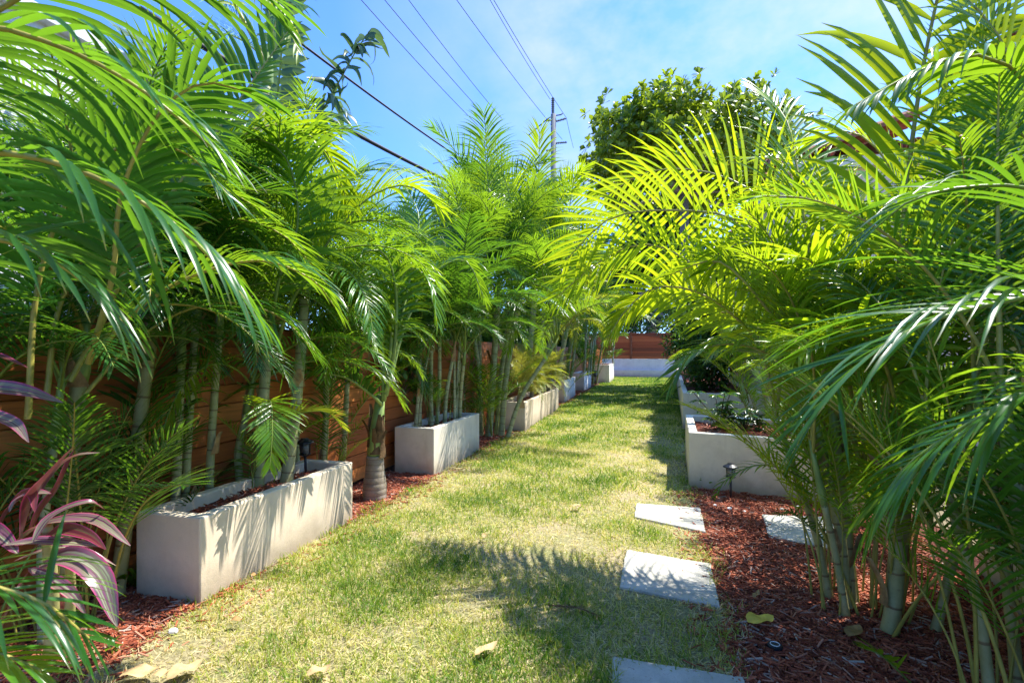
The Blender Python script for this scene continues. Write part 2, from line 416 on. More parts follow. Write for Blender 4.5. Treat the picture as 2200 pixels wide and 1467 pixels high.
# ------------------------------------------------------------------ scatter of small shapes
LEAF6 = (np.array([[0, 0, 0], [.3, -.5, .12], [.3, 0, 0], [.3, .5, .12], [.7, -.38, .06], [.7, 0, -.03], [.7, .38, .06], [1, 0, -.12]], float),
         np.array([[0, 1, 2], [0, 2, 3], [4, 7, 5], [5, 7, 6]]), np.array([[1, 4, 5, 2], [2, 5, 6, 3]]))
def scatter(name, tpl, O, D, Nn, Ln, Wd, mats, uvx=None, smooth=True, curl=None):
    """template (x along, y across, z up) copied to origins O with directions D, normals Nn, lengths Ln and widths Wd"""
    tv, f3, f4 = tpl
    n = len(O); k = len(tv)
    D = norm(D); B = norm(np.cross(Nn, D)); U = np.cross(D, B)
    P = (O[:, None, :] + D[:, None, :] * (tv[None, :, 0:1] * Ln[:, None, None]) + B[:, None, :] * (tv[None, :, 1:2] * Wd[:, None, None]) + U[:, None, :] * (tv[None, :, 2:3] * Ln[:, None, None]))
    V = P.reshape(-1, 3)
    off = (np.arange(n) * k)[:, None, None]
    fs = []
    if f3 is not None and len(f3): fs.append((f3[None] + off).reshape(-1, 3))
    if f4 is not None and len(f4): fs.append((f4[None] + off).reshape(-1, 4))
    u = np.repeat(uvx, k) if uvx is not None else np.tile(tv[:, 0] * .9, n)
    uv = np.stack([u, np.tile(tv[:, 1] + .5, n)], 1)
    return mesh_np(name, V, fs, mats, None, uv, smooth)

def rdir(n, zbias=0.0, rng=RNG):
    d = rng.normal(size=(n, 3)); d[:, 2] += zbias
    return norm(d)

# ------------------------------------------------------------------ palm fronds
def frond_mesh(name, pts, n=44, L=.5, W=.036, vee=22, grav=1.0, a0=62, a1=26, petiole=.2, r0=.014, hint=None, seed=0, mats=None, S=5, profile=None, clump=0.0, twist=0.0, curve_n=40, sides=(1., 1.)):
    rng = np.random.default_rng(seed)
    C, total = catmull(pts, curve_n)
    T = norm(np.gradient(C, axis=0))
    if hint is None:
        h = np.cross(C[-1] - C[0], [0, 0, 1.]); hint = h if np.linalg.norm(h) > 1e-3 else np.array([0, 1., 0])
    hint = np.asarray(hint, float)
    side = norm(hint[None] - T * (T @ hint)[:, None])
    up = np.cross(side, T)
    if up[len(up) // 2:, 2].mean() < 0 and up[:, 2].mean() < 0:
        side = -side; up = -up
    ts = np.linspace(petiole, .995, n)
    ts = np.repeat(ts, 2) + rng.normal(0, .003, 2 * n)
    if clump:
        ts = ts + clump * np.sin(np.repeat(np.arange(n), 2) * 2.1) / n
    ts = np.clip(ts, 0, 1)
    sg = np.tile([1., -1.], n)
    u = (ts - petiole) / (1 - petiole); u = np.clip(u, 0, 1)
    idx = ts * (curve_n - 1); i0 = np.clip(idx.astype(int), 0, curve_n - 2); fr = (idx - i0)[:, None]
    P = C[i0] * (1 - fr) + C[i0 + 1] * fr
    t = norm(T[i0] * (1 - fr) + T[i0 + 1] * fr); s = norm(side[i0] * (1 - fr) + side[i0 + 1] * fr); q = np.cross(s, t)
    ang = np.radians(a0 + (a1 - a0) * u + rng.normal(0, 2.6, 2 * n))
    vv = np.radians(vee * (1 - .4 * u) + rng.normal(0, 4.5, 2 * n))
    D = t * np.cos(ang)[:, None] + (s * (sg * np.cos(vv))[:, None] + q * np.sin(vv)[:, None]) * np.sin(ang)[:, None]
    D = norm(D + np.where(rng.random((2 * n, 1)) < .05, rng.normal(0, .35, (2 * n, 3)), 0))
    pr = (.55 + .45 * np.minimum(1, u / .25)) * (1 - .62 * np.clip((u - .35) / .65, 0, 1) ** 1.4) if profile is None else profile(u)
    ln = L * pr * rng.uniform(.88, 1.08, 2 * n) * np.where(rng.random(2 * n) < .05, rng.uniform(.25, .7, 2 * n), 1)
    ln = ln * np.where(sg > 0, sides[0], sides[1])
    wd = W * (.6 + .4 * pr) * rng.uniform(.85, 1.1, 2 * n)
    g = grav * rng.uniform(.7, 1.3, 2 * n)
    wp = np.array([.35, .92, 1.0, .82, .48, .04]) if S == 5 else np.interp(np.linspace(0, 1, S + 1), [0, .15, .4, .7, 1], [.35, .95, 1, .75, .04])
    cur = P.copy(); rows = []
    nvec0 = None
    for k in range(S + 1):
        b = norm(t - D * np.sum(t * D, 1, keepdims=True))
        nv = np.cross(D, b)
        fl = np.where(nv[:, 2] < 0, -1., 1.)[:, None]
        w = (wd * wp[k])[:, None]
        tw = twist * (k / S) * sg[:, None]
        b2 = b * np.cos(tw) + nv * np.sin(tw)
        rows.append(np.stack([cur - b2 * w / 2 + nv * fl * w * .16, cur, cur + b2 * w / 2 + nv * fl * w * .16], 1))
        seg = ln / S
        D = norm(D + np.array([0, 0, -1.])[None] * (g * seg * (0.6 + .5 * k))[:, None])
        cur = cur + D * seg[:, None]
    R = np.stack(rows, 1)                       # (2n, S+1, 3, 3)
    k3 = (S + 1) * 3
    V = R.reshape(-1, 3)
    q4 = []
    for k in range(S):
        for j in range(2):
            a = k * 3 + j
            q4.append([a, a + 1, a + 4, a + 3])
    F = (np.array(q4)[None] + (np.arange(2 * n) * k3)[:, None, None]).reshape(-1, 4)
    uu = np.tile(np.repeat(np.linspace(0, 1, S + 1), 3), 2 * n); vvv = np.tile(np.tile([0, .5, 1.], S + 1), 2 * n)
    uv = np.stack([uu, vvv], 1)
    step = max(1, curve_n // 20)
    cc = C[::step] if (curve_n - 1) % step == 0 else np.concatenate([C[::step], C[-1:]])
    tr = np.linspace(0, 1, len(cc))
    rv, r3, r4, ruv = tube_arrays(cc, r0 * (1 - .85 * tr) + .0015, 6, False)
    nV = len(V)
    return mesh_np(name, np.concatenate([V, rv]), [F, np.array(r4) + nV], mats, [0, 1], np.concatenate([uv, ruv]), True)

def proto_curve(length, e0, e1, n=9, bend=1.0):
    pts = [np.array([0., 0, 0])]
    for k in range(n):
        e = math.radians(e0 + (e1 - e0) * ((k + .5) / n) ** bend)
        pts.append(pts[-1] + np.array([math.cos(e), 0, math.sin(e)]) * length / n)
    return pts

PROTO = {}
def protos(leaf, rib, n=44, L=.60, W=.021, S=5, length=2.0, vee=26, grav=.75, pet=.20):
    key = (leaf, rib, n, L, W, S, vee, grav, pet)
    if key in PROTO: return PROTO[key]
    out = []
    for i, (e0, e1, b) in enumerate([(86, 62, 1.6), (82, 30, 1.5), (76, 2, 1.4), (70, -22, 1.3), (62, -42, 1.2), (48, -58, 1.1), (30, -70, 1.0)]):
        out.append([frond_mesh('frond', proto_curve(length, e0, e1, 9, b), n, L, W, vee, grav * rr, seed=i * 10 + s + len(PROTO) * 100, mats=[M[leaf], M[rib]], S=S, petiole=pet, r0=.014 if pet < .3 else .010, hint=(0, 1, 0), twist=.25, clump=.3)
                    for s, rr in ((0, .8), (1, 1.5))])
    PROTO[key] = out
    return out

def add_frond(root, P, base, az, age, sc, rng, roll=0.0):
    """age 0 (upright spear) .. 1 (drooping old frond)"""
    k = min(6, max(0, int(round(age * 6 + rng.uniform(-.4, .4)))))
    me = P[k][rng.integers(2)]
    o = link('frond', me, root)
    o.location = Vector(base) - root.location
    o.rotation_euler = (rng.normal(0, .08) + roll, rng.normal(0, .08), az)
    o.scale = (sc * rng.uniform(.88, 1.1), sc * rng.uniform(.82, 1.12), sc * rng.uniform(.9, 1.1))
    return o

def cane(root, pts, r0, r1, matn, name='cane', sides=10, bulge=.06, flare=.25):
    C, L = catmull(pts, max(10, int(np.linalg.norm(np.array(pts[-1]) - np.array(pts[0])) / .045)))
    n = len(C); t = np.linspace(0, 1, n)
    d = t * L
    R = (r0 + (r1 - r0) * t) * (1 + bulge * np.exp(-((d / .13) % 1 - .06) ** 2 / .006)) + r0 * flare * np.exp(-d / .06)
    V, f3, f4, uv = tube_arrays(C, R, sides, True)
    me = mesh_np(name, V, [np.array(f3), np.array(f4)], [M[matn]], None, uv, True)
    return link(name, me, root, -root.location)

def palm(label, group, base, stems, nf=9, L=1.0, leaf='areca', rib='stem_green', cat='palm', canemat='cane', seed=0, low=6, low_L=.6, ages=(.05, .95), az_bias=None, lowmat=None, shaft='crownshaft', shaft_len=.35, name='areca_palm', pk=None, low_r=.18, low_az=None, low_age=(.0, .4)):
    """stems: (dx, dy, height, lean x, lean y, radius)"""
    rng = np.random.default_rng(seed)
    pk = pk or {}
    P = protos(leaf, rib, **pk)
    PL = protos(leaf, rib, pet=.46, n=30, L=.46, W=.019) if low else P
    root = empty(name, Vector(base), label, cat, group)
    bx, by, bz = base
    for (dx, dy, h, lx, ly, r) in stems:
        b0 = np.array([bx + dx, by + dy, bz - .02]); top = np.array([bx + dx + lx, by + dy + ly, bz + h])
        midp = (b0 + top) / 2 + np.array([lx * -.12 + rng.normal(0, .015), ly * -.12 + rng.normal(0, .015), 0])
        cane(root, [b0, midp, top], r, r * .82, canemat)
        td = norm((top - midp)[None])[0]
        s_top = top + td * shaft_len
        mb = MB(); mb.tube([top - td * .01, top + td * .06, top + td * shaft_len * .6, s_top], [r * .84, r * 1.02, r * .72, r * .35], 8)
        mb.build('crownshaft', M[shaft], root, -root.location, True)
        if r >= .024 and bx ** 2 + by ** 2 < 90:
            for q_ in range(2):
                aa = rng.uniform(0, 6.28); dd = Vector((math.cos(aa), math.sin(aa), 0)); tb_ = Vector((-dd.y, dd.x, 0)); zz = rng.uniform(-.05, .06)
                if q_ == 1: zz = -h * rng.uniform(.45, .8)
                fr_ = max(0.0, min(1.0, (h + zz) / h)); c0 = Vector(b0).lerp(Vector(top), fr_)
                V = []
                hl = rng.uniform(.14, .32)
                for i in range(6):
                    t = i / 5; ww = r * 1.5 * (1 - .8 * t); c = c0 + Vector((0, 0, hl * (t - .15))) + dd * (r * .95 + .05 * t * t + .008 * math.sin(5 * t + aa))
                    V += [list(c - tb_ * ww - dd * r * .5), list(c + dd * .006), list(c + tb_ * ww - dd * r * .5)]
                mb = MB(); mb.add(V, f4=[[i * 3 + j, i * 3 + j + 1, i * 3 + j + 4, i * 3 + j + 3] for i in range(5) for j in range(2)])
                mb.build('dry_sheath', M['husk_pale'], root, -root.location, True)
        a0 = rng.uniform(0, 6.28)
        for k in range(nf):
            age = ages[0] + (ages[1] - ages[0]) * (k + rng.uniform(0, .6)) / nf
            az = a0 + k * 2.39996 + rng.normal(0, .25)
            if az_bias is not None and k > 1 and rng.random() < az_bias[1]:
                az = az_bias[0] + rng.normal(0, .6)
            q = top + td * shaft_len * (1 - .55 * age)
            add_frond(root, P, q, az, age, L * rng.uniform(.82, 1.1) * (.8 + .2 * math.sin(math.pi * min(1, age + .2))), rng)
    for k in range(low):
        a = rng.uniform(0, 6.28) if low_az is None else rng.uniform(*low_az); rr = rng.uniform(.03, low_r)
        q = (bx + rr * math.cos(a), by + rr * math.sin(a), bz)
        add_frond(root, PL, q, a + rng.normal(0, .5), rng.uniform(*low_age), low_L * rng.uniform(.7, 1.2), rng)
    return root

def hero(root, pts, leaf, rib, **kw):
    Pw = [np.array(p) - np.array(root.location) for p in pts]
    return link('frond', frond_mesh('frond', Pw, mats=[M[leaf], M[rib]], curve_n=60, **kw), root)

# ================================================================== SETTING
LX, RX = -2.43, .36                # the two long edges of the lawn
def rx(y): return RX + np.clip((np.asarray(y) - 7.0) / 3.0, 0, 1) * .12 + np.clip((np.asarray(y) - 10) / 18, 0, 1) * .72
def sheet(name, poly, z, m):
    n = len(poly)
    c = (sum(p[0] for p in poly) / n, sum(p[1] for p in poly) / n)
    V = [[p[0], p[1], z] for p in poly] + [[c[0], c[1], z]]
    me = mesh_np(name, V, [np.array([[n, i, (i + 1) % n] for i in range(n)])], [m], smooth=False)
    return tag(link(name, me), kind='structure')

def grid_sheet(name, x0, x1, y0, y1, nx, ny, z, m, edge=.05):
    xs = np.linspace(0, 1, nx); ys = np.linspace(y0, y1, ny)
    V = []
    for y in ys:
        a = x0 + edge * (math.sin(y * 7.3) * .6 + math.sin(y * 17.1 + 1) * .4); b = float(rx(y)) + edge * (math.sin(y * 6.1 + 2) * .6 + math.sin(y * 19.7) * .4)
        for x in xs: V.append([a + (b - a) * x, y, z])
    F = [[j * nx + i, j * nx + i + 1, (j + 1) * nx + i + 1, (j + 1) * nx + i] for j in range(ny - 1) for i in range(nx - 1)]
    return tag(link(name, mesh_np(name, V, [np.array(F)], [m], smooth=False)), kind='structure')

soil = plain('bare_ground', (.17, .14, .09), .95, .1, var=.3, scale=.8, bmp=.4, bscale=12)
sheet('ground', [(-400, -400), (400, -400), (400, 400), (-400, 400)], -.012, soil)
sheet('mulch_bed', [(-3.3, -3), (2.2, -3), (2.2, 30), (-3.3, 30)], -.004, M['mulch'])
grid_sheet('lawn', LX, RX, -2, 30.2, 2, 400, .004, M['thatch'])

# ---- grass blades
def fnoise(x, y):
    return (np.sin(x * 2.1 + 1.3 * np.sin(y * 1.7)) * np.cos(y * 1.9 + .8 * np.sin(x * 2.9)) + .6 * np.sin(x * 5.3 + y * 3.7) * np.cos(y * 6.1 - x * 2.3) + .35 * np.sin(x * 13 + 2) * np.sin(y * 11.3))
BLADE = (np.array([[0, -.5, 0], [0, .5, 0], [.5, -.42, .0], [.5, .42, .0], [.86, -.2, -.10], [.86, .2, -.10], [1., 0, -.22]], float),
         np.array([[4, 5, 6]]), np.array([[0, 1, 3, 2], [2, 3, 5, 4]]))
PAVERS = []
def paver_world(corners): return [gp(*c, z=.03).to_2d() for c in corners]
PAV = [paver_world(c) for c in ([(1367, 1078), (1505, 1088), (1516, 1139), (1363, 1107)],
                                [(1345, 1176), (1527, 1207), (1546, 1297), (1331, 1255)],
                                [(1318, 1404), (1597, 1449), (1650, 1590), (1308, 1530)],
                                [(1637, 1102), (1800, 1108), (1812, 1180), (1652, 1148)])]
def in_poly(x, y, poly):
    r = np.ones(len(x), bool); s0 = None
    n = len(poly)
    for i in range(n):
        a, b = poly[i], poly[(i + 1) % n]
        c = (b[0] - a[0]) * (y - a[1]) - (b[1] - a[1]) * (x - a[0])
        if s0 is None:
            cx = sum(p[0] for p in poly) / n; cy = sum(p[1] for p in poly) / n
        s0 = (b[0] - a[0]) * (cy - a[1]) - (b[1] - a[1]) * (cx - a[0])
        r &= (c * np.sign(s0) / math.hypot(b[0] - a[0], b[1] - a[1]) > .030)
    return r

def lawn_points(y0, y1, dens):
    n = int((RX + .8 - LX + .08) * (y1 - y0) * dens)
    x = RNG.uniform(LX - .08, RX + .8, n); y = RNG.uniform(y0, y1, n)
    e = .05 * (np.sin(y * 7.3) + .7 * np.sin(y * 23 + 1)) * .7
    edge = np.minimum(x - (LX + e), (rx(y) + e) - x)
    keep = (edge > 0) | (RNG.random(n) < .25 * (edge > -.07))
    for p in PAV: keep &= ~in_poly(x, y, p)
    return x[keep], y[keep]

def make_grass():
    parts = []
    for (y0, y1, d, w, hl) in ((1.2, 3.2, 8200, .0040, .047), (3.2, 5.0, 5400, .0048, .046), (5.0, 8.0, 3200, .0062, .052), (8.0, 14, 1500, .010, .052), (14, 30.2, 640, .017, .055)):
        x, y = lawn_points(y0, y1, d)
        f = fnoise(x, y)
        far = np.clip((y - 5) / 9, 0, 1)
        keep = RNG.random(len(x)) < np.clip(.62 + .35 * f + .3 * far, .22, 1)
        x, y, f, far = x[keep], y[keep], f[keep], far[keep]
        n = len(x)
        # tufts: blades gather round shared centres
        f2 = np.sin(x * 21 + 3 * np.sin(y * 9)) * np.sin(y * 18 + 2 * np.sin(x * 11))
        dry = np.clip(.49 - .24 * f - .13 * f2 - .22 * far + RNG.normal(0, .19, n), 0, 1)
        tall = np.clip(1 + .3 * f, .65, 1.4)
        a = RNG.uniform(0, 6.283, n); lean = np.abs(RNG.normal(.75, .45, n))
        D = np.stack([np.cos(a) * lean, np.sin(a) * lean, np.ones(n)], 1)
        parts.append((np.stack([x, y, np.zeros(n)], 1), D, hl * tall * RNG.uniform(.5, 1.45, n), w * RNG.uniform(.7, 1.4, n), dry))
        # dead straw lying almost flat between the living blades
        m = int(n * .6 * (1 if y1 < 9 else .5))
        k = RNG.integers(0, n, m); a = RNG.uniform(0, 6.283, m)
        D = np.stack([np.cos(a), np.sin(a), RNG.uniform(.02, .45, m)], 1)
        xy = np.stack([x[k] + RNG.normal(0, .02, m), y[k] + RNG.normal(0, .02, m), np.full(m, .006)], 1)
        parts.append((xy, D, hl * RNG.uniform(.6, 1.5, m), w * RNG.uniform(.6, 1.1, m), np.clip(RNG.normal(.88, .10, m) - .25 * far[k], 0, 1)))
    O = np.concatenate([p[0] for p in parts]); D = np.concatenate([p[1] for p in parts]); Ln = np.concatenate([p[2] for p in parts]); Wd = np.concatenate([p[3] for p in parts]); dr = np.concatenate([p[4] for p in parts])
    n = len(O)
    me = scatter('grass', BLADE, O, D, norm(np.stack([RNG.normal(0, .5, n), RNG.normal(0, .5, n), np.ones(n)], 1)), Ln, Wd, [M['grass']], uvx=dr)
    tag(link('grass', me), kind='stuff', label='patchy green and straw coloured lawn grass', cat='grass')
make_grass()

# ---- mulch chips
CHIP = (np.array([[x, y, z] for x in (0, 1) for y in (-.5, .5) for z in (-.02, .06)], float) * np.array([1, 1, 1]), None,
        np.array([[0, 1, 3, 2], [4, 6, 7, 5], [0, 4, 5, 1], [2, 3, 7, 6], [1, 5, 7, 3]]))
def chips_on(n, x0, x1, y0, y1, z=0.0, ln=.05, test=None, rng=RNG):
    x = rng.uniform(x0, x1, n); y = rng.uniform(y0, y1, n)
    if test is not None:
        k = test(x, y); x, y = x[k], y[k]
    n = len(x); a = rng.uniform(0, 6.283, n)
    D = np.stack([np.cos(a), np.sin(a), rng.normal(0, .16, n)], 1)
    return np.stack([x, y, z + rng.uniform(0, .014, n)], 1), D, ln * rng.uniform(.35, 1.5, n), rng.uniform(.003, .009, n)

def right_bed(x, y):
    r = (x > RX - .03 + .03 * np.sin(y * 9))
    for p in PAV: r &= ~in_poly(x, y, p)
    return r
def left_bed(x, y): return x < LX + .03 + .04 * np.sin(y * 8)
sets = [chips_on(30000, .25, 1.95, 1.2, 4.0, test=right_bed), chips_on(11000, .25, 1.9, 4.0, 5.6, test=right_bed),
        chips_on(11000, -3.1, -2.35, 1.0, 2.5, test=left_bed), chips_on(9000, -3.05, -2.35, 3.7, 5.4, test=left_bed), chips_on(6000, -3.05, -2.35, 6.7, 9.2, ln=.06, test=left_bed), chips_on(3500, -3.0, -2.3, 13.5, 19, ln=.08, test=left_bed),
        chips_on(900, LX, LX + .25, 1.2, 9), chips_on(700, RX - .22, RX, 1.3, 5.4)]
# a few loose chips lie on the lawn and the pavers
O, D, Ln, Wd = [np.concatenate([s[i] for s in sets]) for i in range(4)]
me = scatter('bark_mulch', CHIP, O, D, norm(np.stack([RNG.normal(0, .3, len(O)), RNG.normal(0, .3, len(O)), np.ones(len(O))], 1)), Ln, Wd, [M['chip']], smooth=False)
tag(link('bark_mulch', me), kind='stuff', label='loose red brown bark mulch in the planting beds', cat='mulch')

# ---- stepping stones
pl = ['square grey concrete stepping stone farthest up the lawn edge, beside the mulch', 'white concrete stepping stone striped by frond shadows, between lawn and mulch',
      'concrete stepping stone at the very bottom of the picture, dappled with round light spots', 'bluish grey flagstone lying alone in the mulch beside the palm canes']
for p, l in zip(PAV, pl):
    c = Vector((sum(q[0] for q in p) / 4, sum(q[1] for q in p) / 4))
    mb = MB()
    poly = [((q - c) * 1.0) for q in p]
    # slightly uneven outline, chamfered top edge
    out = []
    for i in range(4):
        a, b = poly[i], poly[(i + 1) % 4]
        for t in np.linspace(0, 1, 7, endpoint=False):
            v = a.lerp(b, t); out.append((v.x + random.gauss(0, .0025), v.y + random.gauss(0, .0025)))
    inn = [(x * .985, y * .985) for x, y in out]
    n = len(out)
    V = [[x, y, -.02] for x, y in out] + [[x, y, .026] for x, y in out] + [[x, y, .031] for x, y in inn] + [[0, 0, .031]]
    mb.add(V, f3=[[3 * n, 2 * n + i, 2 * n + (i + 1) % n] for i in range(n)], f4=[[k * n + i, k * n + (i + 1) % n, (k + 1) * n + (i + 1) % n, (k + 1) * n + i] for k in (0, 1) for i in range(n)])
    o = mb.build('stepping_stone', M['paver'], None, (c.x, c.y, -.010))
    tag(o, l, 'paver', 'concrete stepping stones')

# ------------------------------------------------------------------ planters
def planter(label, A, B, depth, h, m, t=.075, side=-1, fill=.085, group='stucco planter boxes along the fence', seed=0, chips=900, vdir=None):
    """A, B: ground corners of the long face towards the lawn; depth: how far it goes back"""
    A = np.array(A[:2], float); B = np.array(B[:2], float)
    u = (B - A) / np.linalg.norm(B - A); v = np.array([-u[1], u[0]]) * (1 if side < 0 else -1)
    if vdir is not None: v = np.array(vdir) / np.linalg.norm(vdir)
    Ln = np.linalg.norm(B - A)
    c = A + u * Ln / 2 + v * depth / 2
    root = empty('planter', (c[0], c[1], 0), label, 'planter', group)
    import bmesh
    bm = bmesh.new()
    def ring(ins, z): return [bm.verts.new((*(A + u * a + v * b - c), z)) for a, b in ((ins, ins), (Ln - ins, ins), (Ln - ins, depth - ins), (ins, depth - ins))]
    ob, ot, it, ib = ring(0, -.03), ring(0, h), ring(t, h), ring(t, h - .2)
    for r0, r1 in ((ob, ot), (ot, it), (it, ib)):
        for i in range(4): bm.faces.new((r0[i], r0[(i + 1) % 4], r1[(i + 1) % 4], r1[i]))
    bmesh.ops.recalc_face_normals(bm, faces=bm.faces)
    eds = [e for e in bm.edges if all(abs(x.co.z - h) < 1e-5 for x in e.verts) and not ((e.verts[0] in it) ^ (e.verts[1] in it))] + [e for e in bm.edges if e.verts[0] in ob + ot and e.verts[1] in ob + ot and abs(e.verts[0].co.z - e.verts[1].co.z) > .1]
    bmesh.ops.bevel(bm, geom=eds, offset=.014, segments=3, profile=.6, affect='EDGES')
    me = bpy.data.meshes.new('shell'); bm.to_mesh(me); bm.free(); me.materials.append(M[m])
    link('shell', me, root)
    # mulch fill: uneven soil sheet with chips, one mesh
    rng = np.random.default_rng(seed)
    nx, ny = max(6, int(Ln / .08)), 8
    V = []; zf = h - fill
    for j in range(ny):
        for i in range(nx):
            a = t - .003 + (Ln - 2 * t + .006) * i / (nx - 1); b = t - .003 + (depth - 2 * t + .006) * j / (ny - 1)
            q = A + u * a + v * b - c
            V.append([q[0], q[1], zf + .018 * math.sin(i * 1.3 + j) * math.cos(j * 1.7)])
    F = [[j * nx + i, j * nx + i + 1, (j + 1) * nx + i + 1, (j + 1) * nx + i] for j in range(ny - 1) for i in range(nx - 1)]
    mb = MB(); mb.add(V, f4=F, mat=0)
    a = rng.uniform(t + .02, Ln - t - .05, chips); b = rng.uniform(t + .02, depth - t - .03, chips)
    O = A[None] + u[None] * a[:, None] + v[None] * b[:, None] - c[None]
    an = rng.uniform(0, 6.283, chips)
    tv, _, f4 = CHIP
    D = np.stack([np.cos(an), np.sin(an), rng.normal(0, .2, chips)], 1); D = norm(D); Bv = norm(np.cross(np.array([[0, 0, 1.]]), D)); U = np.cross(D, Bv)
    ll = .05 * rng.uniform(.4, 1.4, chips); ww = rng.uniform(.004, .010, chips)
    O3 = np.concatenate([O, np.full((chips, 1), zf + .015)], 1)
    P = O3[:, None] + D[:, None] * (tv[None, :, 0:1] * ll[:, None, None]) + Bv[:, None] * (tv[None, :, 1:2] * ww[:, None, None]) + U[:, None] * (tv[None, :, 2:3] * ll[:, None, None])
    mb.add(P.reshape(-1, 3), f4=(f4[None] + (np.arange(chips) * 8)[:, None, None]).reshape(-1, 4), mat=1)
    mb.build('mulch_fill', [M['mulch'], M['chip']], root)
    root['zf'] = zf
    return root

def along(px0, py0, px1, py1):
    return gp(px0, py0), gp(px1, py1)
P1 = planter('long beige stucco planter nearest the camera on the left', *along(430, 1300, 758, 1115), .46, .485, 'stucco', side=-1, seed=1, chips=1500)
P2 = planter('grey beige planter crowded with thin canes, just past the ringed palm trunk', *along(932, 1022, 1030, 968), .50, .54, 'stucco_pale', side=-1, seed=2)
P3 = planter('long white stucco planter with low yellowing date palms spilling over the rim', gp(1128, 927), gp(1200, 878), .50, .52, 'stucco', side=-1, seed=3)
P4 = planter('short stucco planter set back just beyond the long one with date palms', gp(1213, 866), gp(1236, 850), .50, .62, 'stucco_white', side=-1, seed=4)
P5 = planter('small grey white planter full of dark palm stems, before the square end planter', gp(1255, 840), gp(1270, 831), .45, .66, 'stucco_white', side=-1, seed=5)
P6 = planter('white square ended planter with a black path light in front of it', gp(1309, 823), gp(1319, 815), 1.0, .85, 'stucco_white', side=-1, seed=6)
# right side
a = Vector((.32, 5.63)); b = Vector((1.45, 5.40)); u = (b - a).normalized()
PR1 = planter('white stucco planter holding a young umbrella shrub, behind the black path light', (.32, 5.63), (1.85, 5.30), 1.62, .576, 'stucco_pale', vdir=(.03, 1), t=.09, side=-1, group='stucco planter boxes on the house side', seed=7)
PR2 = planter('very long white planter running along the right edge of the lawn', (.46, 10.0), (1.9, 9.96), 18.3, .66, 'stucco_white', t=.10, side=-1, group='stucco planter boxes on the house side', seed=8, chips=2500)

# ------------------------------------------------------------------ back wall, step and fences
bl, br = gp(1225, 808.2), gp(1640, 813.6)
bd = (br - bl).normalized(); bn = Vector((-bd.y, bd.x, 0))
rot = Matrix(((bd.x, bn.x, 0), (bd.y, bn.y, 0), (0, 0, 1)))
rotn = np.array([[bd.x, bn.x, 0], [bd.y, bn.y, 0], [0, 0, 1]])
BL = (br - bl).length
def bw(s, d, z): return tuple(bl + bd * s + bn * d + Vector((0, 0, z)))
mb = MB(); mb.box(bw(BL / 2, .20, .20), (BL + 4, .40, .40), rotn)
tag(mb.build('retaining_step', M['white_wall']), 'low white masonry step at the foot of the back wall', 'step')
mb = MB(); mb.box(bw(BL / 2, .52, .52), (BL + 6, .24, 1.04), rotn)
tag(mb.build('back_wall', M['white_wall']), 'white rendered retaining wall under the red wooden back fence', 'wall')
root = empty('wooden_fence', bw(BL / 2, .54, 1.04), 'red brown board fence on top of the white back wall', 'fence')
def loc_(p): return tuple(Vector(p) - root.location)
seg = 2.05
s0 = (gp(1350, 811) - bl).length
post_s = [s0 + k * seg for k in (-3, -2, -1, 0, 1, 2, 3)]
for s in post_s:
    mb = MB(); mb.box(loc_(bw(s, .50, 1.04 + .79)), (.13, .07, 1.58), rotn); mb.build('post', M['post_wood'], root)
for k in range(len(post_s) - 1):
    mb = MB(); a, b = post_s[k] + .066, post_s[k + 1] - .066
    z = 1.045; i = 0
    while z < 2.50:
        hgt = (.19, .13, .21, .10, .22, .17, .20, .14)[(i + k * 3) % 8]; hgt = min(hgt, 2.555 - z)
        mb.box(loc_(bw((a + b) / 2, .535 + .004 * (i % 3), z + hgt / 2 - .001)), (b - a, .025, hgt - .016), rotn)
        mb.box(loc_(bw((a + b) / 2, .556, z + hgt - .002)), (b - a, .008, .04), rotn)
        z += hgt; i += 1
    mb.build('board_panel', M['back_fence_wood'], root)
# loose board lying askew across the top of the middle panel
a, b = post_s[3] + .07, post_s[4] - .07
ang = -.14; r2 = rotn @ np.array([[math.cos(ang), 0, -math.sin(ang)], [0, 1, 0], [math.sin(ang), 0, math.cos(ang)]])
mb = MB(); mb.box(loc_(bw((a + b) / 2, .50, 2.42)), ((b - a) * .97, .025, .11), r2); mb.build('brace', M['post_wood'], root)

# left fence of horizontal hardwood boards
FX = -3.06
root = empty('board_fence', (FX, 12, 0), 'long red brown hardwood fence of horizontal boards behind the left planters', 'fence')
Y0, Y1, bayl = -1.0, 30.0, 2.4
y = Y0
while y < Y1 - .01:
    y2 = min(Y1, y + bayl)
    mb = MB(); z = .05; i = 0
    while z < 1.50:
        mb.box((random.gauss(0, .0015), (y + y2) / 2 - 12, z + .066), (.022, y2 - y - .004, .130), None)
        mb.box((-.016, (y + y2) / 2 - 12, z + .136), (.008, y2 - y - .004, .03), None)
        z += .140; i += 1
    mb.build('board_panel', M['fence_wood'], root)
    mb = MB(); mb.box((-.06, y - 12, .78), (.09, .09, 1.56)); mb.build('post', M['post_wood'], root)
    y = y2

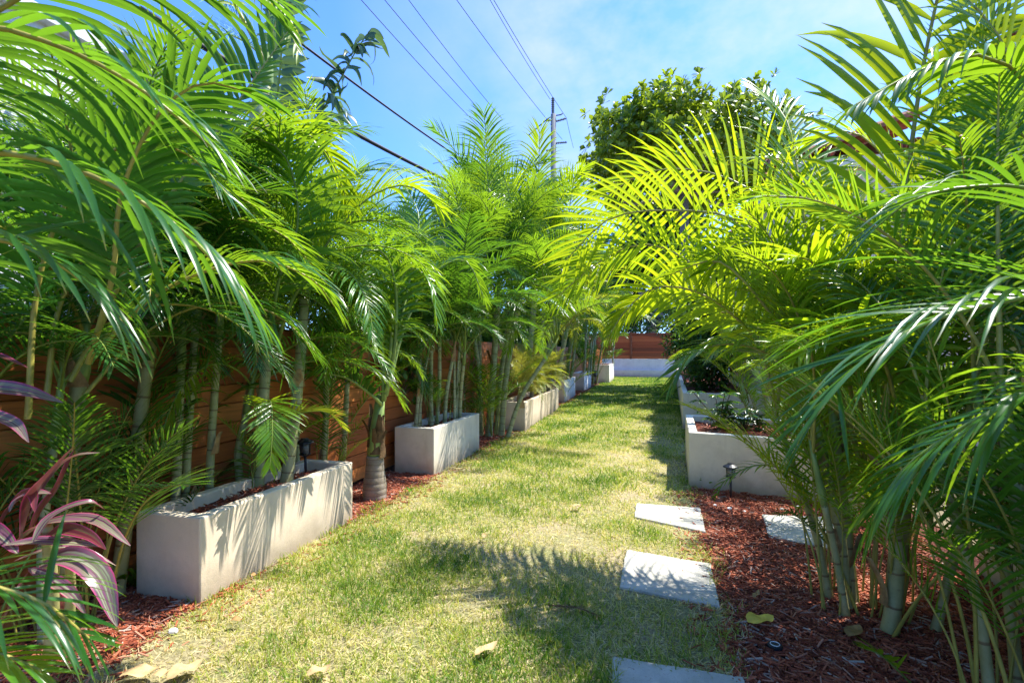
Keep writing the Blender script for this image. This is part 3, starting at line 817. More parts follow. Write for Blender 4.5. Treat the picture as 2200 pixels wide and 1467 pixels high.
# ------------------------------------------------------------------ house walls, right side
def tiles_row(mb, p0, dirv, n, pitch, outv, length, slope, r):
    """barrel tiles: half tubes running up the slope"""
    for i in range(n):
        c = Vector(p0) + Vector(dirv) * (i * pitch)
        up = Vector(outv) * -math.cos(slope) + Vector((0, 0, math.sin(slope)))
        for k in range(int(length / .42)):
            q = c + up * (k * .40); e = q + up * .46
            a = np.linspace(0, math.pi, 7)
            d = np.array(dirv); nv = np.cross(np.array(up), d); nv = nv if nv[2] > 0 else -nv
            P = []
            for cc, rr in ((q, r), (e, r * .86)):
                for t in a: P.append(np.array(cc) + d * math.cos(t) * rr + nv * (math.sin(t) * rr + (.012 if cc is q else 0)))
                for t in a[::-1]: P.append(np.array(cc) + d * math.cos(t) * (rr - .018) + nv * (math.sin(t) * (rr - .018) + (.012 if cc is q else 0)))
            f = [[j, (j + 1) % 14, 14 + (j + 1) % 14, 14 + j] for j in range(14)] + [[j, 13 - j, 12 - j, j + 1] for j in range(6)]
            mb.add(P, f4=f)
HXN = 1.95
root = empty('side_building', (HXN, 1.5, 0), 'cream stucco building wall close behind the right hand palms', 'building')
mb = MB(); mb.box((1.6, 0, 1.49), (3.2, 4.8, 2.98)); mb.build('wall', M['house'], root)
mb = MB(); mb.box((1.6, 0, 3.03), (3.34, 4.94, .10)); mb.build('eave', M['house_pink'], root)
mb = MB(); tiles_row(mb, (.02, 2.40, 3.10), (0, -1, 0), 17, .29, (-1, 0, 0), 2.0, .36, .135); mb.build('roof', M['tile'], root)

root = empty('house', (1.95, 8.6, 0), 'taller beige house with barrel tile roof edge behind the arching palm', 'house')
mb = MB(); mb.box((4, 3.4, 2.05), (8, 6.8, 4.1)); mb.build('wall', M['house_pink'], root)
mb = MB(); mb.box((4, 3.4, 4.16), (8.3, 7.1, .14)); mb.build('cornice', M['stucco_pale'], root)
mb = MB(); tiles_row(mb, (.05, -.16, 4.26), (1, 0, 0), 27, .30, (0, -1, 0), 2.1, .30, .14)
tiles_row(mb, (-.18, .2, 4.26), (0, 1, 0), 20, .30, (-1, 0, 0), 2.1, .30, .14); mb.build('roof', M['tile'], root)
mb = MB(); mb.box((2.1, -.03, 2.4), (1.1, .06, 1.3)); w = mb.build('window', M['white_wall'], root)
mb = MB(); mb.box((2.1, -.064, 2.4), (.96, .012, 1.16)); mb.build('pane', M['glass'], w)

# neighbour's white building behind the left fence
root = empty('neighbour_building', (-9.5, 6.0, 0), 'white neighbouring building glimpsed through the fronds behind the left fence', 'building')
mb = MB(); mb.box((0, 0, 2.7), (4.6, 5.2, 5.4)); mb.build('wall', M['white_wall'], root)
mb = MB(); mb.box((0, 0, 5.47), (4.9, 5.5, .14)); mb.build('roof', M['white_wall'], root)
for yy in (-1.4, .9):
    mb = MB(); mb.box((2.32, yy, 3.6), (.06, 1.0, 1.3)); w = mb.build('window', M['white_wall'], root)
    mb = MB(); mb.box((2.356, yy, 3.6), (.012, .86, 1.16)); mb.build('pane', M['glass'], w)

# ------------------------------------------------------------------ palms
G_L = 'areca palms along the left fence'; G_R = 'areca palms on the house side'
# A: clump left of the first planter, pale trunk
A0 = palm('palm clump with a mottled pale trunk behind the pink ti plant', G_L, (-3.0, 1.95, 0),
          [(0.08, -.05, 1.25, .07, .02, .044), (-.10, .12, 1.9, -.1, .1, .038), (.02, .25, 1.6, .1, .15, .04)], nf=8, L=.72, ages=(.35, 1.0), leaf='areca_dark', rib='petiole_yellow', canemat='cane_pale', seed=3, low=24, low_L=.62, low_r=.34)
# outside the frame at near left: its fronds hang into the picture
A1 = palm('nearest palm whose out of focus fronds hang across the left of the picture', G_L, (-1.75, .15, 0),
          [(0, 0, 3.0, .45, .4, .05), (-.2, .1, 3.4, .2, .6, .045), (-.3, .4, 3.1, -.1, .5, .045)], nf=7, L=.62, leaf='areca_dark', rib='petiole_yellow', seed=5, low=0, ages=(.05, .42))  # stems made tall so an added, unseen crown shades the left fronds
B = palm('three caned palm growing in the nearest left planter', G_L, (*gp(553, 1048, .40).to_2d(), .40),
         [(-.12, -.03, .55, .02, .03, .028), (.0, .0, 1.3, .05, .08, .042), (.12, .16, 1.45, .06, .14, .044)], nf=9, L=.74, leaf='areca', rib='stem_green', canemat='cane', seed=8, low=4, low_L=.4, ages=(.25, 1.0))
# L rows behind the fence closing the left
palm('tall palm clump behind the fence at the upper left', G_L, (-4.3, 3.4, 0), [(0, 0, 1.7, .1, .1, .06), (.3, .5, 1.4, .2, .1, .06), (-.3, .2, 2.0, .0, .2, .06), (.2, -.5, 1.5, .3, -.1, .05)], nf=10, L=1.0, leaf='areca', seed=14, low=0)
palm('palm clump rising behind the fence between the nearest planter and the ringed palm', G_L, (-3.9, 5.6, 0), [(0, 0, 1.5, .1, .1, .055), (.3, .5, 1.3, .2, .1, .05), (-.3, .2, 1.8, .0, .2, .06)], nf=9, L=.95, leaf='areca', seed=15, low=5, low_L=.9)
palm('dark palm clump behind the fence beside the cane filled planter', G_L, (-3.8, 7.6, 0), [(0, 0, 1.8, .1, .1, .055), (.3, .5, 1.5, .2, .1, .05), (-.3, .2, 2.1, .0, .2, .06)], nf=9, L=1.0, leaf='areca_dark', seed=16, low=5, low_L=.9)

palm('bushy green palm filling the gap between the nearest planter and the fence', G_L, (-2.98, 3.15, 0), [(.02, .5, 1.35, .0, .1, .026), (-.02, -.5, 1.6, .0, .1, .028)], nf=12, L=.72, leaf='areca', seed=18, low=5, low_L=.55, low_r=.3, ages=(.3, 1.0))
palm('dense palm at the fence straight behind the pale mottled trunk', G_L, (-3.5, 2.5, 0), [(0, 0, 1.7, .1, .1, .045), (.1, .5, 1.9, .1, .1, .045), (-.1, -.5, 1.5, .1, .1, .045)], nf=10, L=.8, leaf='areca_dark', seed=19, low=12, low_L=.9, low_r=.3, ages=(.35, 1.0))
palm('soft drooping palm behind the fence left of the ringed palm', G_L, (-3.3, 4.4, 0), [(0, 0, 1.5, .1, .1, .045), (.1, .5, 1.3, .1, .1, .045)], nf=11, L=.8, leaf='areca', seed=20, ages=(.2, .95), low=8, low_L=.9, low_r=.2)
palm('palm with soft drooping fronds against the fence just before the ringed palm', G_L, (-2.93, 4.0, 0), [(0, 0, 1.35, .02, .05, .03), (.02, .25, 1.15, .05, .05, .028), (-.02, -.3, 1.55, .03, .0, .03)], nf=10, L=.62, leaf='areca', seed=17, low=6, low_L=.55, ages=(.35, 1.0))
palm('palm with finely divided fronds at the fence behind the near end of the first planter', G_L, (-2.98, 2.55, 0), [(0, 0, 1.3, .02, .05, .03), (.02, .25, 1.5, .05, .05, .028)], nf=10, L=.62, leaf='areca_dark', seed=117, low=6, low_L=.55, ages=(.35, 1.0))
palm('low dark palm at the foot of the fence beside the pink ti plant', G_L, (-2.85, 1.35, 0), [(0, .1, .9, -.02, .05, .022), (.02, .4, 1.0, .0, .05, .022), (-.05, -.2, 1.0, -.05, .05, .02)], nf=8, L=.52, leaf='areca_dark', seed=217, low=8, low_L=.5, low_r=.25, ages=(.1, .9), low_az=(1.2, 4.4))
# C: ringed foxtail palm
def foxtail():
    bx, by = gp(805, 1072).to_2d()
    root = empty('ringed_palm', (bx, by, 0), 'single palm with a swollen grey ringed trunk between two planters', 'palm', None)
    ln = -root.location
    n = 40; z = np.linspace(-.03, .42, n)
    R = .105 - .028 * np.clip(z / .42, 0, 1) + .012 * np.exp(-((z - .12) / .1) ** 2)
    R = R * (1 + .05 * np.abs(np.sin(z / .055 * math.pi)) ** .5)
    V, f3, f4, uv = tube_arrays([[bx + .01 * zz, by, zz] for zz in z], R, 18)
    link('trunk', mesh_np('trunk', V, [np.array(f3), np.array(f4)], [M['foxtail_trunk']], None, uv, True), root, ln)
    mb = MB(); mb.tube([[bx, by, .40], [bx + .015, by, .55], [bx + .03, by + .01, .75], [bx + .05, by + .02, 1.0]], [.075, .078, .062, .04], 12)
    mb.build('crownshaft', M['crownshaft'], root, ln, True)
    rng = np.random.default_rng(4)
    # torn old sheaths round the crownshaft
    for k in range(7):
        a = rng.uniform(0, 6.28); z0 = rng.uniform(.38, .72)
        mb = MB(); d = Vector((math.cos(a), math.sin(a), 0)); b = Vector((-d.y, d.x, 0))
        V = []; 
        for i in range(6):
            t = i / 5; w = .05 * (1 - .75 * t); c = Vector((bx + .02, by, z0 + t * .26)) + d * (.074 + .05 * t * t + .012 * math.sin(5 * t + k))
            V += [list(c - b * w - d * .01), list(c + d * .008), list(c + b * w - d * .01)]
        mb.add(V, f4=[[i * 3 + j, i * 3 + j + 1, i * 3 + j + 4, i * 3 + j + 3] for i in range(5) for j in range(2)])
        mb.build('dry_sheath', M['husk'], root, ln, True)
    zc = 4.86
    def c(*pp): return [at(*p) for p in pp]
    top = Vector((bx + .05, by + .02, .95))
    fr = [([top, at(826, 860, zc), at(838, 760, zc), at(850, 640, zc), at(880, 575, zc), at(925, 610, 4.8), at(938, 690, 4.7)], 'areca_fresh'),
          ([top, at(830, 850, zc), at(850, 740, zc + .1), at(880, 600, zc + .3), at(900, 470, zc + .5), at(870, 400, zc + .8)], 'areca'),
          ([top, at(822, 860, zc), at(822, 760, zc), at(800, 640, zc), at(760, 560, zc + .2), at(690, 560, zc + .3)], 'areca'),
          ([top, at(826, 850, zc), at(848, 740, zc - .1), at(850, 620, zc - .1), at(820, 540, zc - .3), at(740, 560, zc - .6), at(690, 620, zc - .9)], 'areca'),
          ([top, at(820, 870, zc), at(800, 850, 4.7), at(740, 810, 4.5), at(660, 800, 4.3)], 'areca_dark'),
          ([top, at(835, 830, zc), at(870, 700, zc + .3), at(930, 590, zc + .5), at(1000, 560, zc + .6), at(1040, 640, zc + .6)], 'areca')]
    for i, (p, lf) in enumerate(fr):
        hero(root, p, lf, 'crownshaft', n=38, L=.46, W=.032, vee=28, grav=1.6, seed=40 + i, r0=.018, petiole=.28, clump=.3)
foxtail()

# D: canes of planter 2
d2 = P2.location
D = palm('dense thicket of thin green canes filling the second left planter', G_L, (d2.x - .02, d2.y + .02, .44),
         [(-.12 + .03 * k + random.gauss(0, .03), -.5 + .115 * k, random.uniform(.75, 1.35), random.gauss(.04, .08), random.gauss(0, .10), random.choice((.018, .024, .028))) for k in range(9)], nf=6, L=.72, leaf='areca_dark', rib='stem_green', canemat='cane', seed=21, low=12, low_L=.5, shaft_len=.2)
# E: big leaning clump between planters 2 and 3
e0 = gp(1058, 938)
E = palm('big multi trunk palm leaning out between the second and third left planters', G_L, (e0.x, e0.y, 0),
         [(-.05, -.05, 2.35, .12, .15, .062), (.12, .1, 2.2, .28, .1, .055), (.0, .22, 2.0, .15, .35, .05), (-.2, .0, 1.9, -.12, -.1, .045), (.26, -.02, 1.35, .62, .25, .04), (-.3, .2, 2.6, -.1, .2, .05), (-.42, -.2, 1.5, -.05, -.1, .035)],
         nf=10, L=1.12, leaf='areca', rib='stem_green', canemat='cane', seed=24, low=12, low_L=.7)
palm('thin caned palm clump right behind the cane filled planter', G_L, (-2.85, 7.1, 0), [(0, 0, 1.5, .05, .1, .03), (-.05, .3, 1.8, 0, .1, .03), (.05, -.2, 1.3, .1, -.1, .028)], nf=8, L=.9, leaf='areca_dark', canemat='cane', seed=25, low=8, low_L=.6)
# F: low date palms
for i, (yy, zz, lab) in enumerate(((9.6, .44, 'low date palm with drooping straw yellow fronds at the near end of the long planter'), (10.6, .44, 'low date palm in the middle of the long white planter'), (11.7, .44, 'low date palm at the far end of the long white planter'))):
    palm(lab, 'low date palms in the planter', (-2.58, yy, zz), [(0, 0, .16, .02, .02, .05)], nf=22, L=.48, leaf='date' if i != 1 else 'areca_yellow', rib='petiole_yellow', canemat='foxtail_trunk', seed=31 + i, low=0, name='date_palm', cat='palm', shaft_len=.1, ages=(.1, 1.0))
# G..: far left clumps
palm('sunlit yellow green palm clump just past the low date palms', G_L, (-2.55, 12.3, .45), [(0, 0, 1.6, .1, .1, .05), (.1, .5, 1.3, .2, .1, .045), (-.1, -.5, 1.9, .1, -.1, .05), (.05, 1.0, 1.5, .2, .2, .045)], nf=10, L=1.05, leaf='areca_yellow', rib='petiole_yellow', seed=36, low=10, low_L=.7)
palm('mid green palm clump right behind the sunlit yellow green clump', G_L, (-2.75, 14.9, .0), [(0, 0, 2.3, .1, .1, .05), (.1, .4, 1.9, .2, .1, .045), (-.1, -.4, 2.6, .1, -.1, .05)], nf=10, L=1.05, leaf='areca_fresh', rib='petiole_yellow', seed=37, low=10, low_L=.8)
palm('dark stemmed palm clump in the small grey white planter', G_L, (-2.55, 19.6, .55), [(0, 0, 1.0, .1, .1, .04), (.05, .6, 1.4, .1, .1, .04), (-.05, -.6, 1.6, .1, -.1, .04)], nf=10, L=.95, leaf='areca_dark', seed=38, low=14, low_L=.7)
palm('palm clump between the last left planters', G_L, (-2.7, 22.6, .0), [(0, 0, 2.2, .1, .1, .05), (.1, .6, 1.6, .2, .1, .045)], nf=10, L=1.05, leaf='areca', seed=39, low=12, low_L=.9)
palm('little palm against the back wall in the last left planter', G_L, (-2.2, 27.2, .78), [(0, 0, .9, .02, .0, .05)], nf=13, L=.72, leaf='areca_dark', canemat='cane_grey', seed=41, low=4, low_L=.5)
palm('tall palm clump behind the fence in the middle distance', G_L, (-4.0, 11.0, 0), [(0, 0, 3.6, .3, .1, .07), (.4, .5, 2.9, .4, .1, .06), (-.4, .2, 3.2, .0, .2, .06)], nf=11, L=1.3, leaf='areca_dark', seed=42, low=0, pk=dict(n=46, L=.70, W=.027))
palm('palm with upright brush like fronds below the utility pole', G_L, (-2.9, 11.4, 0), [(0, 0, 3.1, .25, .05, .07), (.2, .5, 2.4, .4, .1, .06)], nf=11, L=1.35, leaf='areca_fresh', seed=43, low=0, ages=(.0, .6), pk=dict(n=46, L=.70, W=.027))
palm('palm clump far behind the fence right of the brush like palm', G_L, (-3.6, 16.5, 0), [(0, 0, 3.2, .3, .1, .07), (.6, .8, 2.9, .4, .1, .06), (.9, -.3, 2.4, .3, .0, .05)], nf=11, L=1.25, leaf='areca_dark', seed=44, low=0, pk=dict(n=46, L=.70, W=.027))
palm('palm clump far down the left side behind the small planters', G_L, (-3.6, 22, 0), [(0, 0, 3.0, .3, .1, .07), (.6, 1.2, 2.6, .4, .1, .06), (.3, 2.2, 3.3, .3, .0, .05)], nf=11, L=1.25, leaf='areca', seed=45, low=0, pk=dict(n=46, L=.70, W=.027))

# ---- right side
R1 = palm('large bright palm clump arching over the lawn from the right mulch bed', G_R, (1.12, 3.2, 0),
          [(-.12, -.02, .80, -.10, .05, .028), (.0, -.22, .72, .0, .0, .038), (-.17, .10, .70, -.16, .1, .022), (.12, .05, 1.0, .12, .1, .032), (-.02, .22, .85, -.05, .2, .024), (.22, -.15, .7, .14, -.05, .022), (-.07, .07, .9, -.05, .1, .026), (.06, -.05, .75, .05, -.05, .020), (-.15, -.10, .6, -.12, -.05, .020), (.18, .18, .95, .1, .15, .026)],
          nf=3, L=.62, leaf='areca_fresh', rib='petiole_yellow', canemat='cane_pale', seed=50, low=34, low_L=.66, ages=(.1, .55), low_r=.30, low_age=(0, .16))
HW = dict(n=40, W=.025, S=6)
hero(R1, [at(1800, 1000, 3.15), at(1760, 800, 3.2), at(1690, 590, 3.35), at(1588, 475, 3.5), at(1444, 452, 3.7), at(1310, 470, 3.85), at(1215, 560, 3.95)], 'areca_backlit_tint', 'petiole_yellow', L=.80, vee=12, grav=.55, seed=61, r0=.016, petiole=.30, a0=66, a1=32, hint=(.1, -.45, .9), **HW)
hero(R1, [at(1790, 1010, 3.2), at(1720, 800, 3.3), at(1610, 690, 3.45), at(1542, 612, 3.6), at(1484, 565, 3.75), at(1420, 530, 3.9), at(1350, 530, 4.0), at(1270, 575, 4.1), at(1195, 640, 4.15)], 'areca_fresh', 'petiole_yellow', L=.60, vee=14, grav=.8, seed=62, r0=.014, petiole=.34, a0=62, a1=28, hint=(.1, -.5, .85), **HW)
hero(R1, [at(1810, 1020, 3.1), at(1720, 820, 3.2), at(1620, 720, 3.25), at(1555, 660, 3.3), at(1500, 628, 3.35), at(1440, 615, 3.4), at(1390, 625, 3.45), at(1340, 672, 3.45), at(1308, 722, 3.4)], 'areca_backlit_tint', 'petiole_yellow', L=.42, vee=10, grav=.9, seed=63, r0=.012, petiole=.36, a0=64, a1=26, n=46, W=.028, S=6, hint=(.1, -.5, .85))
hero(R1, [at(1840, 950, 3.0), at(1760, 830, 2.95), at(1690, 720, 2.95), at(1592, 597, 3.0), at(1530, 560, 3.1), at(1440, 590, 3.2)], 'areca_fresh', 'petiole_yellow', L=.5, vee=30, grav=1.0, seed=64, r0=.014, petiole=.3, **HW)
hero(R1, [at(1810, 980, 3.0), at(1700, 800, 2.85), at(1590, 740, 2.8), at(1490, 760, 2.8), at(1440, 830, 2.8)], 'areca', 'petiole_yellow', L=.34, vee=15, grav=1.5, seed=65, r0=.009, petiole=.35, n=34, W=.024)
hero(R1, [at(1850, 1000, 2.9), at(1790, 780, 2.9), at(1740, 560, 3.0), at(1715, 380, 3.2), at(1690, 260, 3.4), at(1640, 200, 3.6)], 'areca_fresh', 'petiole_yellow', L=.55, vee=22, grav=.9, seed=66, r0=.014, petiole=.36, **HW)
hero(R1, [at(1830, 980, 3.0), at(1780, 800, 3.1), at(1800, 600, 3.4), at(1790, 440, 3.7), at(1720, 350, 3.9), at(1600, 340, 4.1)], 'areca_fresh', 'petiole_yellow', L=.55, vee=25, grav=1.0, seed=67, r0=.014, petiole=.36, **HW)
hero(R1, [at(1860, 1000, 2.9), at(1840, 800, 2.8), at(1800, 650, 2.7), at(1740, 560, 2.6), at(1690, 560, 2.5)], 'areca_fresh', 'petiole_yellow', L=.5, vee=28, grav=1.0, seed=68, r0=.012, petiole=.3, n=34, W=.036)
hero(R1, [at(1780, 1060, 3.0), at(1690, 1010, 2.95), at(1620, 1000, 2.95), at(1560, 1030, 2.95), at(1540, 1060, 2.95)], 'areca', 'stem_green', L=.16, vee=10, grav=2, seed=69, r0=.005, petiole=.2, n=16, W=.014)
hero(R1, [at(1790, 1180, 2.95), at(1740, 1130, 2.9), at(1700, 1100, 2.85), at(1672, 1105, 2.8)], 'areca_dark', 'stem_green', L=.15, vee=10, grav=1.5, seed=70, r0=.005, petiole=.15, n=22, W=.012)

hero(R1, [at(1830, 990, 3.1), at(1790, 780, 3.2), at(1720, 560, 3.4), at(1640, 430, 3.7), at(1520, 370, 4.0), at(1390, 370, 4.3), at(1290, 430, 4.5)], 'areca_fresh', 'petiole_yellow', L=.62, vee=30, grav=.9, seed=261, r0=.014, petiole=.34, hint=(.1, -.6, .8), **HW)
hero(R1, [at(1850, 990, 3.0), at(1820, 800, 3.0), at(1760, 640, 3.0), at(1680, 540, 3.0), at(1590, 520, 3.1), at(1520, 580, 3.1)], 'areca_fresh', 'petiole_yellow', L=.55, vee=25, grav=1.0, seed=263, r0=.013, petiole=.34, hint=(.1, -.6, .8), **HW)
R2 = palm('palm clump with mottled canes nearest the camera at the right', G_R, (1.42, 2.25, 0),
          [(-.02, .05, .8, .0, .1, .028), (-.12, -.1, .95, -.08, .08, .030), (.12, .2, 1.2, .05, .1, .03), (.15, -.15, 1.1, .1, .0, .03), (-.05, .22, 1.0, -.06, .1, .022), (.03, -.06, .7, .02, .05, .02), (-.2, .1, .85, -.1, .1, .02)], nf=2, L=.62, leaf='areca', rib='petiole_yellow', canemat='cane_pale', seed=52, low=40, low_L=.66, low_r=.34, ages=(.02, .5), low_age=(0, .2))
rv = np.array(RGT)
hero(R2, [at(1905, 1100, 2.5), at(1905, 870, 2.5), at(1930, 600, 2.5), at(1960, 300, 2.5), at(2000, 60, 2.5), at(2060, -160, 2.5), at(2150, -300, 2.5)], 'areca_backlit_tint', 'petiole_yellow', L=.74, vee=14, grav=.5, seed=71, r0=.017, petiole=.22, a0=62, a1=40, n=34, W=.052, S=6, hint=rv)
hero(R2, [at(2080, 1150, 2.3), at(2090, 800, 2.3), at(2170, 500, 2.2), at(2230, 250, 2.1), at(2150, 130, 2.0), at(2030, 130, 2.0), at(1930, 175, 2.0), at(1840, 225, 2.0)], 'areca', 'petiole_yellow', L=.42, vee=5, grav=2.4, seed=72, r0=.014, petiole=.4, a0=50, a1=22, n=48, W=.024, S=6)
hero(R2, [at(2000, 1150, 2.6), at(1990, 850, 2.7), at(2030, 560, 2.8), at(2110, 420, 2.8), at(2220, 370, 2.8), at(2330, 400, 2.8)], 'areca', 'petiole_yellow', L=.5, vee=35, grav=.8, seed=73, r0=.014, petiole=.3, n=38, W=.04, S=6)
hero(R2, [at(1950, 1100, 2.5), at(1930, 900, 2.5), at(1890, 760, 2.4), at(1800, 700, 2.3), at(1700, 760, 2.2)], 'areca_fresh', 'petiole_yellow', L=.45, vee=25, grav=1.2, seed=74, r0=.012, petiole=.3, n=36, W=.034)

hero(R1, [at(1880, 1000, 3.0), at(1860, 780, 3.0), at(1830, 600, 3.05), at(1770, 450, 3.1), at(1690, 400, 3.2), at(1610, 420, 3.3)], 'areca_backlit_tint', 'petiole_yellow', L=.58, vee=22, grav=.8, seed=264, r0=.013, petiole=.34, **HW)
hero(R2, [at(1960, 1000, 2.9), at(1980, 760, 3.0), at(2010, 560, 3.0), at(2080, 430, 3.0), at(2190, 390, 3.0), at(2290, 420, 3.0)], 'areca_fresh', 'petiole_yellow', L=.55, vee=26, grav=.8, seed=265, r0=.013, petiole=.32, **HW)
hero(R2, [at(1920, 1000, 2.8), at(1950, 700, 2.8), at(1950, 480, 2.85), at(1900, 340, 2.95), at(1820, 280, 3.05), at(1730, 310, 3.15)], 'areca_fresh', 'petiole_yellow', L=.52, vee=24, grav=.9, seed=266, r0=.013, petiole=.34, **HW)
hero(R2, [at(2020, 1050, 2.6), at(2060, 800, 2.6), at(2060, 620, 2.6), at(2010, 500, 2.6), at(1910, 450, 2.6), at(1820, 490, 2.6)], 'areca', 'petiole_yellow', L=.50, vee=22, grav=.9, seed=267, r0=.013, petiole=.34, **HW)
hero(R2, [at(2100, 1100, 2.4), at(2130, 750, 2.4), at(2120, 450, 2.4), at(2090, 250, 2.45), at(2120, 80, 2.5), at(2180, -60, 2.5)], 'areca_fresh', 'petiole_yellow', L=.55, vee=16, grav=.6, seed=268, r0=.013, petiole=.34, hint=rv, **HW)
hero(R2, [at(2150, 1100, 2.3), at(2200, 700, 2.3), at(2220, 400, 2.3), at(2180, 150, 2.35), at(2080, 0, 2.4), at(1960, -60, 2.5)], 'areca_fresh', 'petiole_yellow', L=.52, vee=16, grav=.8, seed=269, r0=.013, petiole=.30, hint=rv, **HW)
hero(R1, [at(1810, 1000, 3.2), at(1820, 760, 3.3), at(1810, 560, 3.4), at(1850, 410, 3.5), at(1950, 330, 3.6), at(2060, 340, 3.6)], 'areca_fresh', 'petiole_yellow', L=.54, vee=20, grav=.8, seed=270, r0=.013, petiole=.32, **HW)
R3 = palm('palm just outside the right edge whose blurred blue green frond reaches in', G_R, (1.55, .75, 0), [(0, 0, 1.0, .05, .05, .045), (.1, .2, 1.3, .05, .05, .045)], nf=2, L=.5, leaf='areca_dark', rib='stem_green', canemat='cane_pale', seed=54, low=0, az_bias=(-.3, 1.0))
hero(R3, [at(2600, 900, 1.15), at(2450, 700, 1.12), at(2300, 630, 1.1), at(2150, 650, 1.1), at(2000, 690, 1.1), at(1860, 770, 1.12), at(1760, 880, 1.15)], 'areca_dark', 'stem_green', L=.50, vee=30, grav=.7, seed=75, r0=.008, petiole=.16, a0=48, a1=18, n=32, W=.014, S=8)
hero(R3, [at(2600, 1100, 1.2), at(2450, 880, 1.2), at(2280, 830, 1.25), at(2100, 900, 1.3), at(1950, 1000, 1.35), at(1880, 1100, 1.4)], 'areca', 'stem_green', L=.42, vee=16, grav=1.4, seed=76, r0=.008, petiole=.18, a0=50, a1=24, n=30, W=.016, S=7)
hero(R3, [at(2500, 900, 1.5), at(2380, 560, 1.45), at(2250, 420, 1.4), at(2100, 400, 1.4), at(1960, 430, 1.42), at(1870, 500, 1.45)], 'areca_dark', 'stem_green', L=.40, vee=20, grav=1.0, seed=77, r0=.008, petiole=.3, a0=46, a1=20, n=28, W=.014, S=7)
# behind
palm('palm clump beside the cream building wall', G_R, (1.65, 4.5, 0), [(0, 0, .6, .05, .1, .04), (.1, .35, .75, .1, .1, .04), (-.1, .25, .5, .05, .1, .03)], nf=6, L=.7, leaf='areca_fresh', rib='petiole_yellow', canemat='cane', seed=55, low=14, low_L=.75, low_r=.3, ages=(.02, .55), low_az=(-1.5, 1.5))
palm('bushy palm clump growing in the white planter by the path light', G_R, (1.45, 6.2, .45), [(0, 0, .6, .05, .1, .045), (.1, .3, .65, .0, .1, .045)], nf=7, L=.62, leaf='areca_fresh', rib='petiole_yellow', canemat='cane', seed=56, low=14, low_L=.6, low_r=.3, ages=(.05, .7), low_az=(-1.2, 2.2))
palm('palm clump between the house corner and the long planter', G_R, (1.6, 8.2, 0), [(0, 0, .8, -.05, .1, .05), (.1, .35, 1.0, .0, .1, .05), (-.2, .25, .7, -.1, .1, .04)], nf=7, L=.7, leaf='areca_fresh', rib='petiole_yellow', canemat='cane', seed=57, low=10, low_L=.8, low_r=.3, ages=(.05, .7))

# ---- near left hanging fronds, dark leaf colour standing in for canopy shade
NW = dict(S=8)
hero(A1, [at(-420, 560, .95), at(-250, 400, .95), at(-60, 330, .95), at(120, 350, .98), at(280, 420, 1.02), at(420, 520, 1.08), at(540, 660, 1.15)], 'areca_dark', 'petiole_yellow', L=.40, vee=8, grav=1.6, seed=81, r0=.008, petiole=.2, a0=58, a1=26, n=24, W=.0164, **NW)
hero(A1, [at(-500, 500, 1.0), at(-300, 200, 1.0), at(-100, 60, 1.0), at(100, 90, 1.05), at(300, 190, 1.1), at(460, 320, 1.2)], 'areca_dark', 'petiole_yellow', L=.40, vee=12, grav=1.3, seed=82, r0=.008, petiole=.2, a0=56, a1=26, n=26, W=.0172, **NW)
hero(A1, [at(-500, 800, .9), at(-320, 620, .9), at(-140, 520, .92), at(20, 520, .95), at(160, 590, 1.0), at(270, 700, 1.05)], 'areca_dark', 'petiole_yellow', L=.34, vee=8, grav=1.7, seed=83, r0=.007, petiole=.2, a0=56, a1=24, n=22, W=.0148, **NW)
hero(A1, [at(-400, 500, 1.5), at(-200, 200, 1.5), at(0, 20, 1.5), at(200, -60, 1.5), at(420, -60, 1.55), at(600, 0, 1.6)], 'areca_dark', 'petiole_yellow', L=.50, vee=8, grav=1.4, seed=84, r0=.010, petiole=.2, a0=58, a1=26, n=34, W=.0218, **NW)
hero(A1, [at(-300, 1330, .95), at(-150, 1270, .92), at(-20, 1260, .92), at(100, 1300, .95), at(190, 1370, 1.0)], 'areca_dark', 'petiole_yellow', L=.24, vee=12, grav=1.5, seed=85, r0=.006, petiole=.15, a0=54, a1=24, n=20, W=.012, **NW)
hero(A1, [at(-320, 1460, .95), at(-160, 1400, .93), at(-20, 1400, .93), at(90, 1440, .96)], 'areca', 'petiole_yellow', L=.22, vee=12, grav=1.5, seed=86, r0=.006, petiole=.15, a0=54, a1=24, n=20, W=.012, **NW)
# mid left big fronds (from the clump by the first planter)
hero(A0, [at(190, 760, 2.3), at(260, 600, 2.35), at(340, 460, 2.4), at(440, 320, 2.5), at(540, 180, 2.6), at(625, 60, 2.7)], 'areca', 'petiole_yellow', sides=(.30, 1.), L=.62, vee=10, grav=.9, seed=87, r0=.012, petiole=.2, a0=66, a1=32, n=40, W=.034, S=7, hint=rv)
hero(A0, [at(200, 760, 2.4), at(330, 560, 2.7), at(440, 370, 3.0), at(540, 280, 3.2), at(640, 275, 3.4), at(710, 340, 3.5), at(745, 430, 3.5)], 'areca_fresh', 'petiole_yellow', L=.52, vee=30, grav=1.0, seed=88, r0=.013, petiole=.25, n=44, W=.034, S=6)
hero(A0, [at(190, 780, 2.3), at(300, 660, 2.3), at(420, 590, 2.4), at(560, 560, 2.5), at(670, 600, 2.6), at(720, 660, 2.65)], 'areca', 'petiole_yellow', L=.42, vee=16, grav=1.3, seed=89, r0=.011, petiole=.22, n=44, W=.026, S=6)
hero(A0, [at(190, 780, 2.25), at(240, 600, 2.1), at(260, 420, 2.0), at(330, 260, 1.95), at(430, 180, 1.95), at(540, 200, 2.0)], 'areca_dark', 'petiole_yellow', L=.5, vee=12, grav=1.2, seed=90, r0=.012, petiole=.25, n=40, W=.032, S=6)
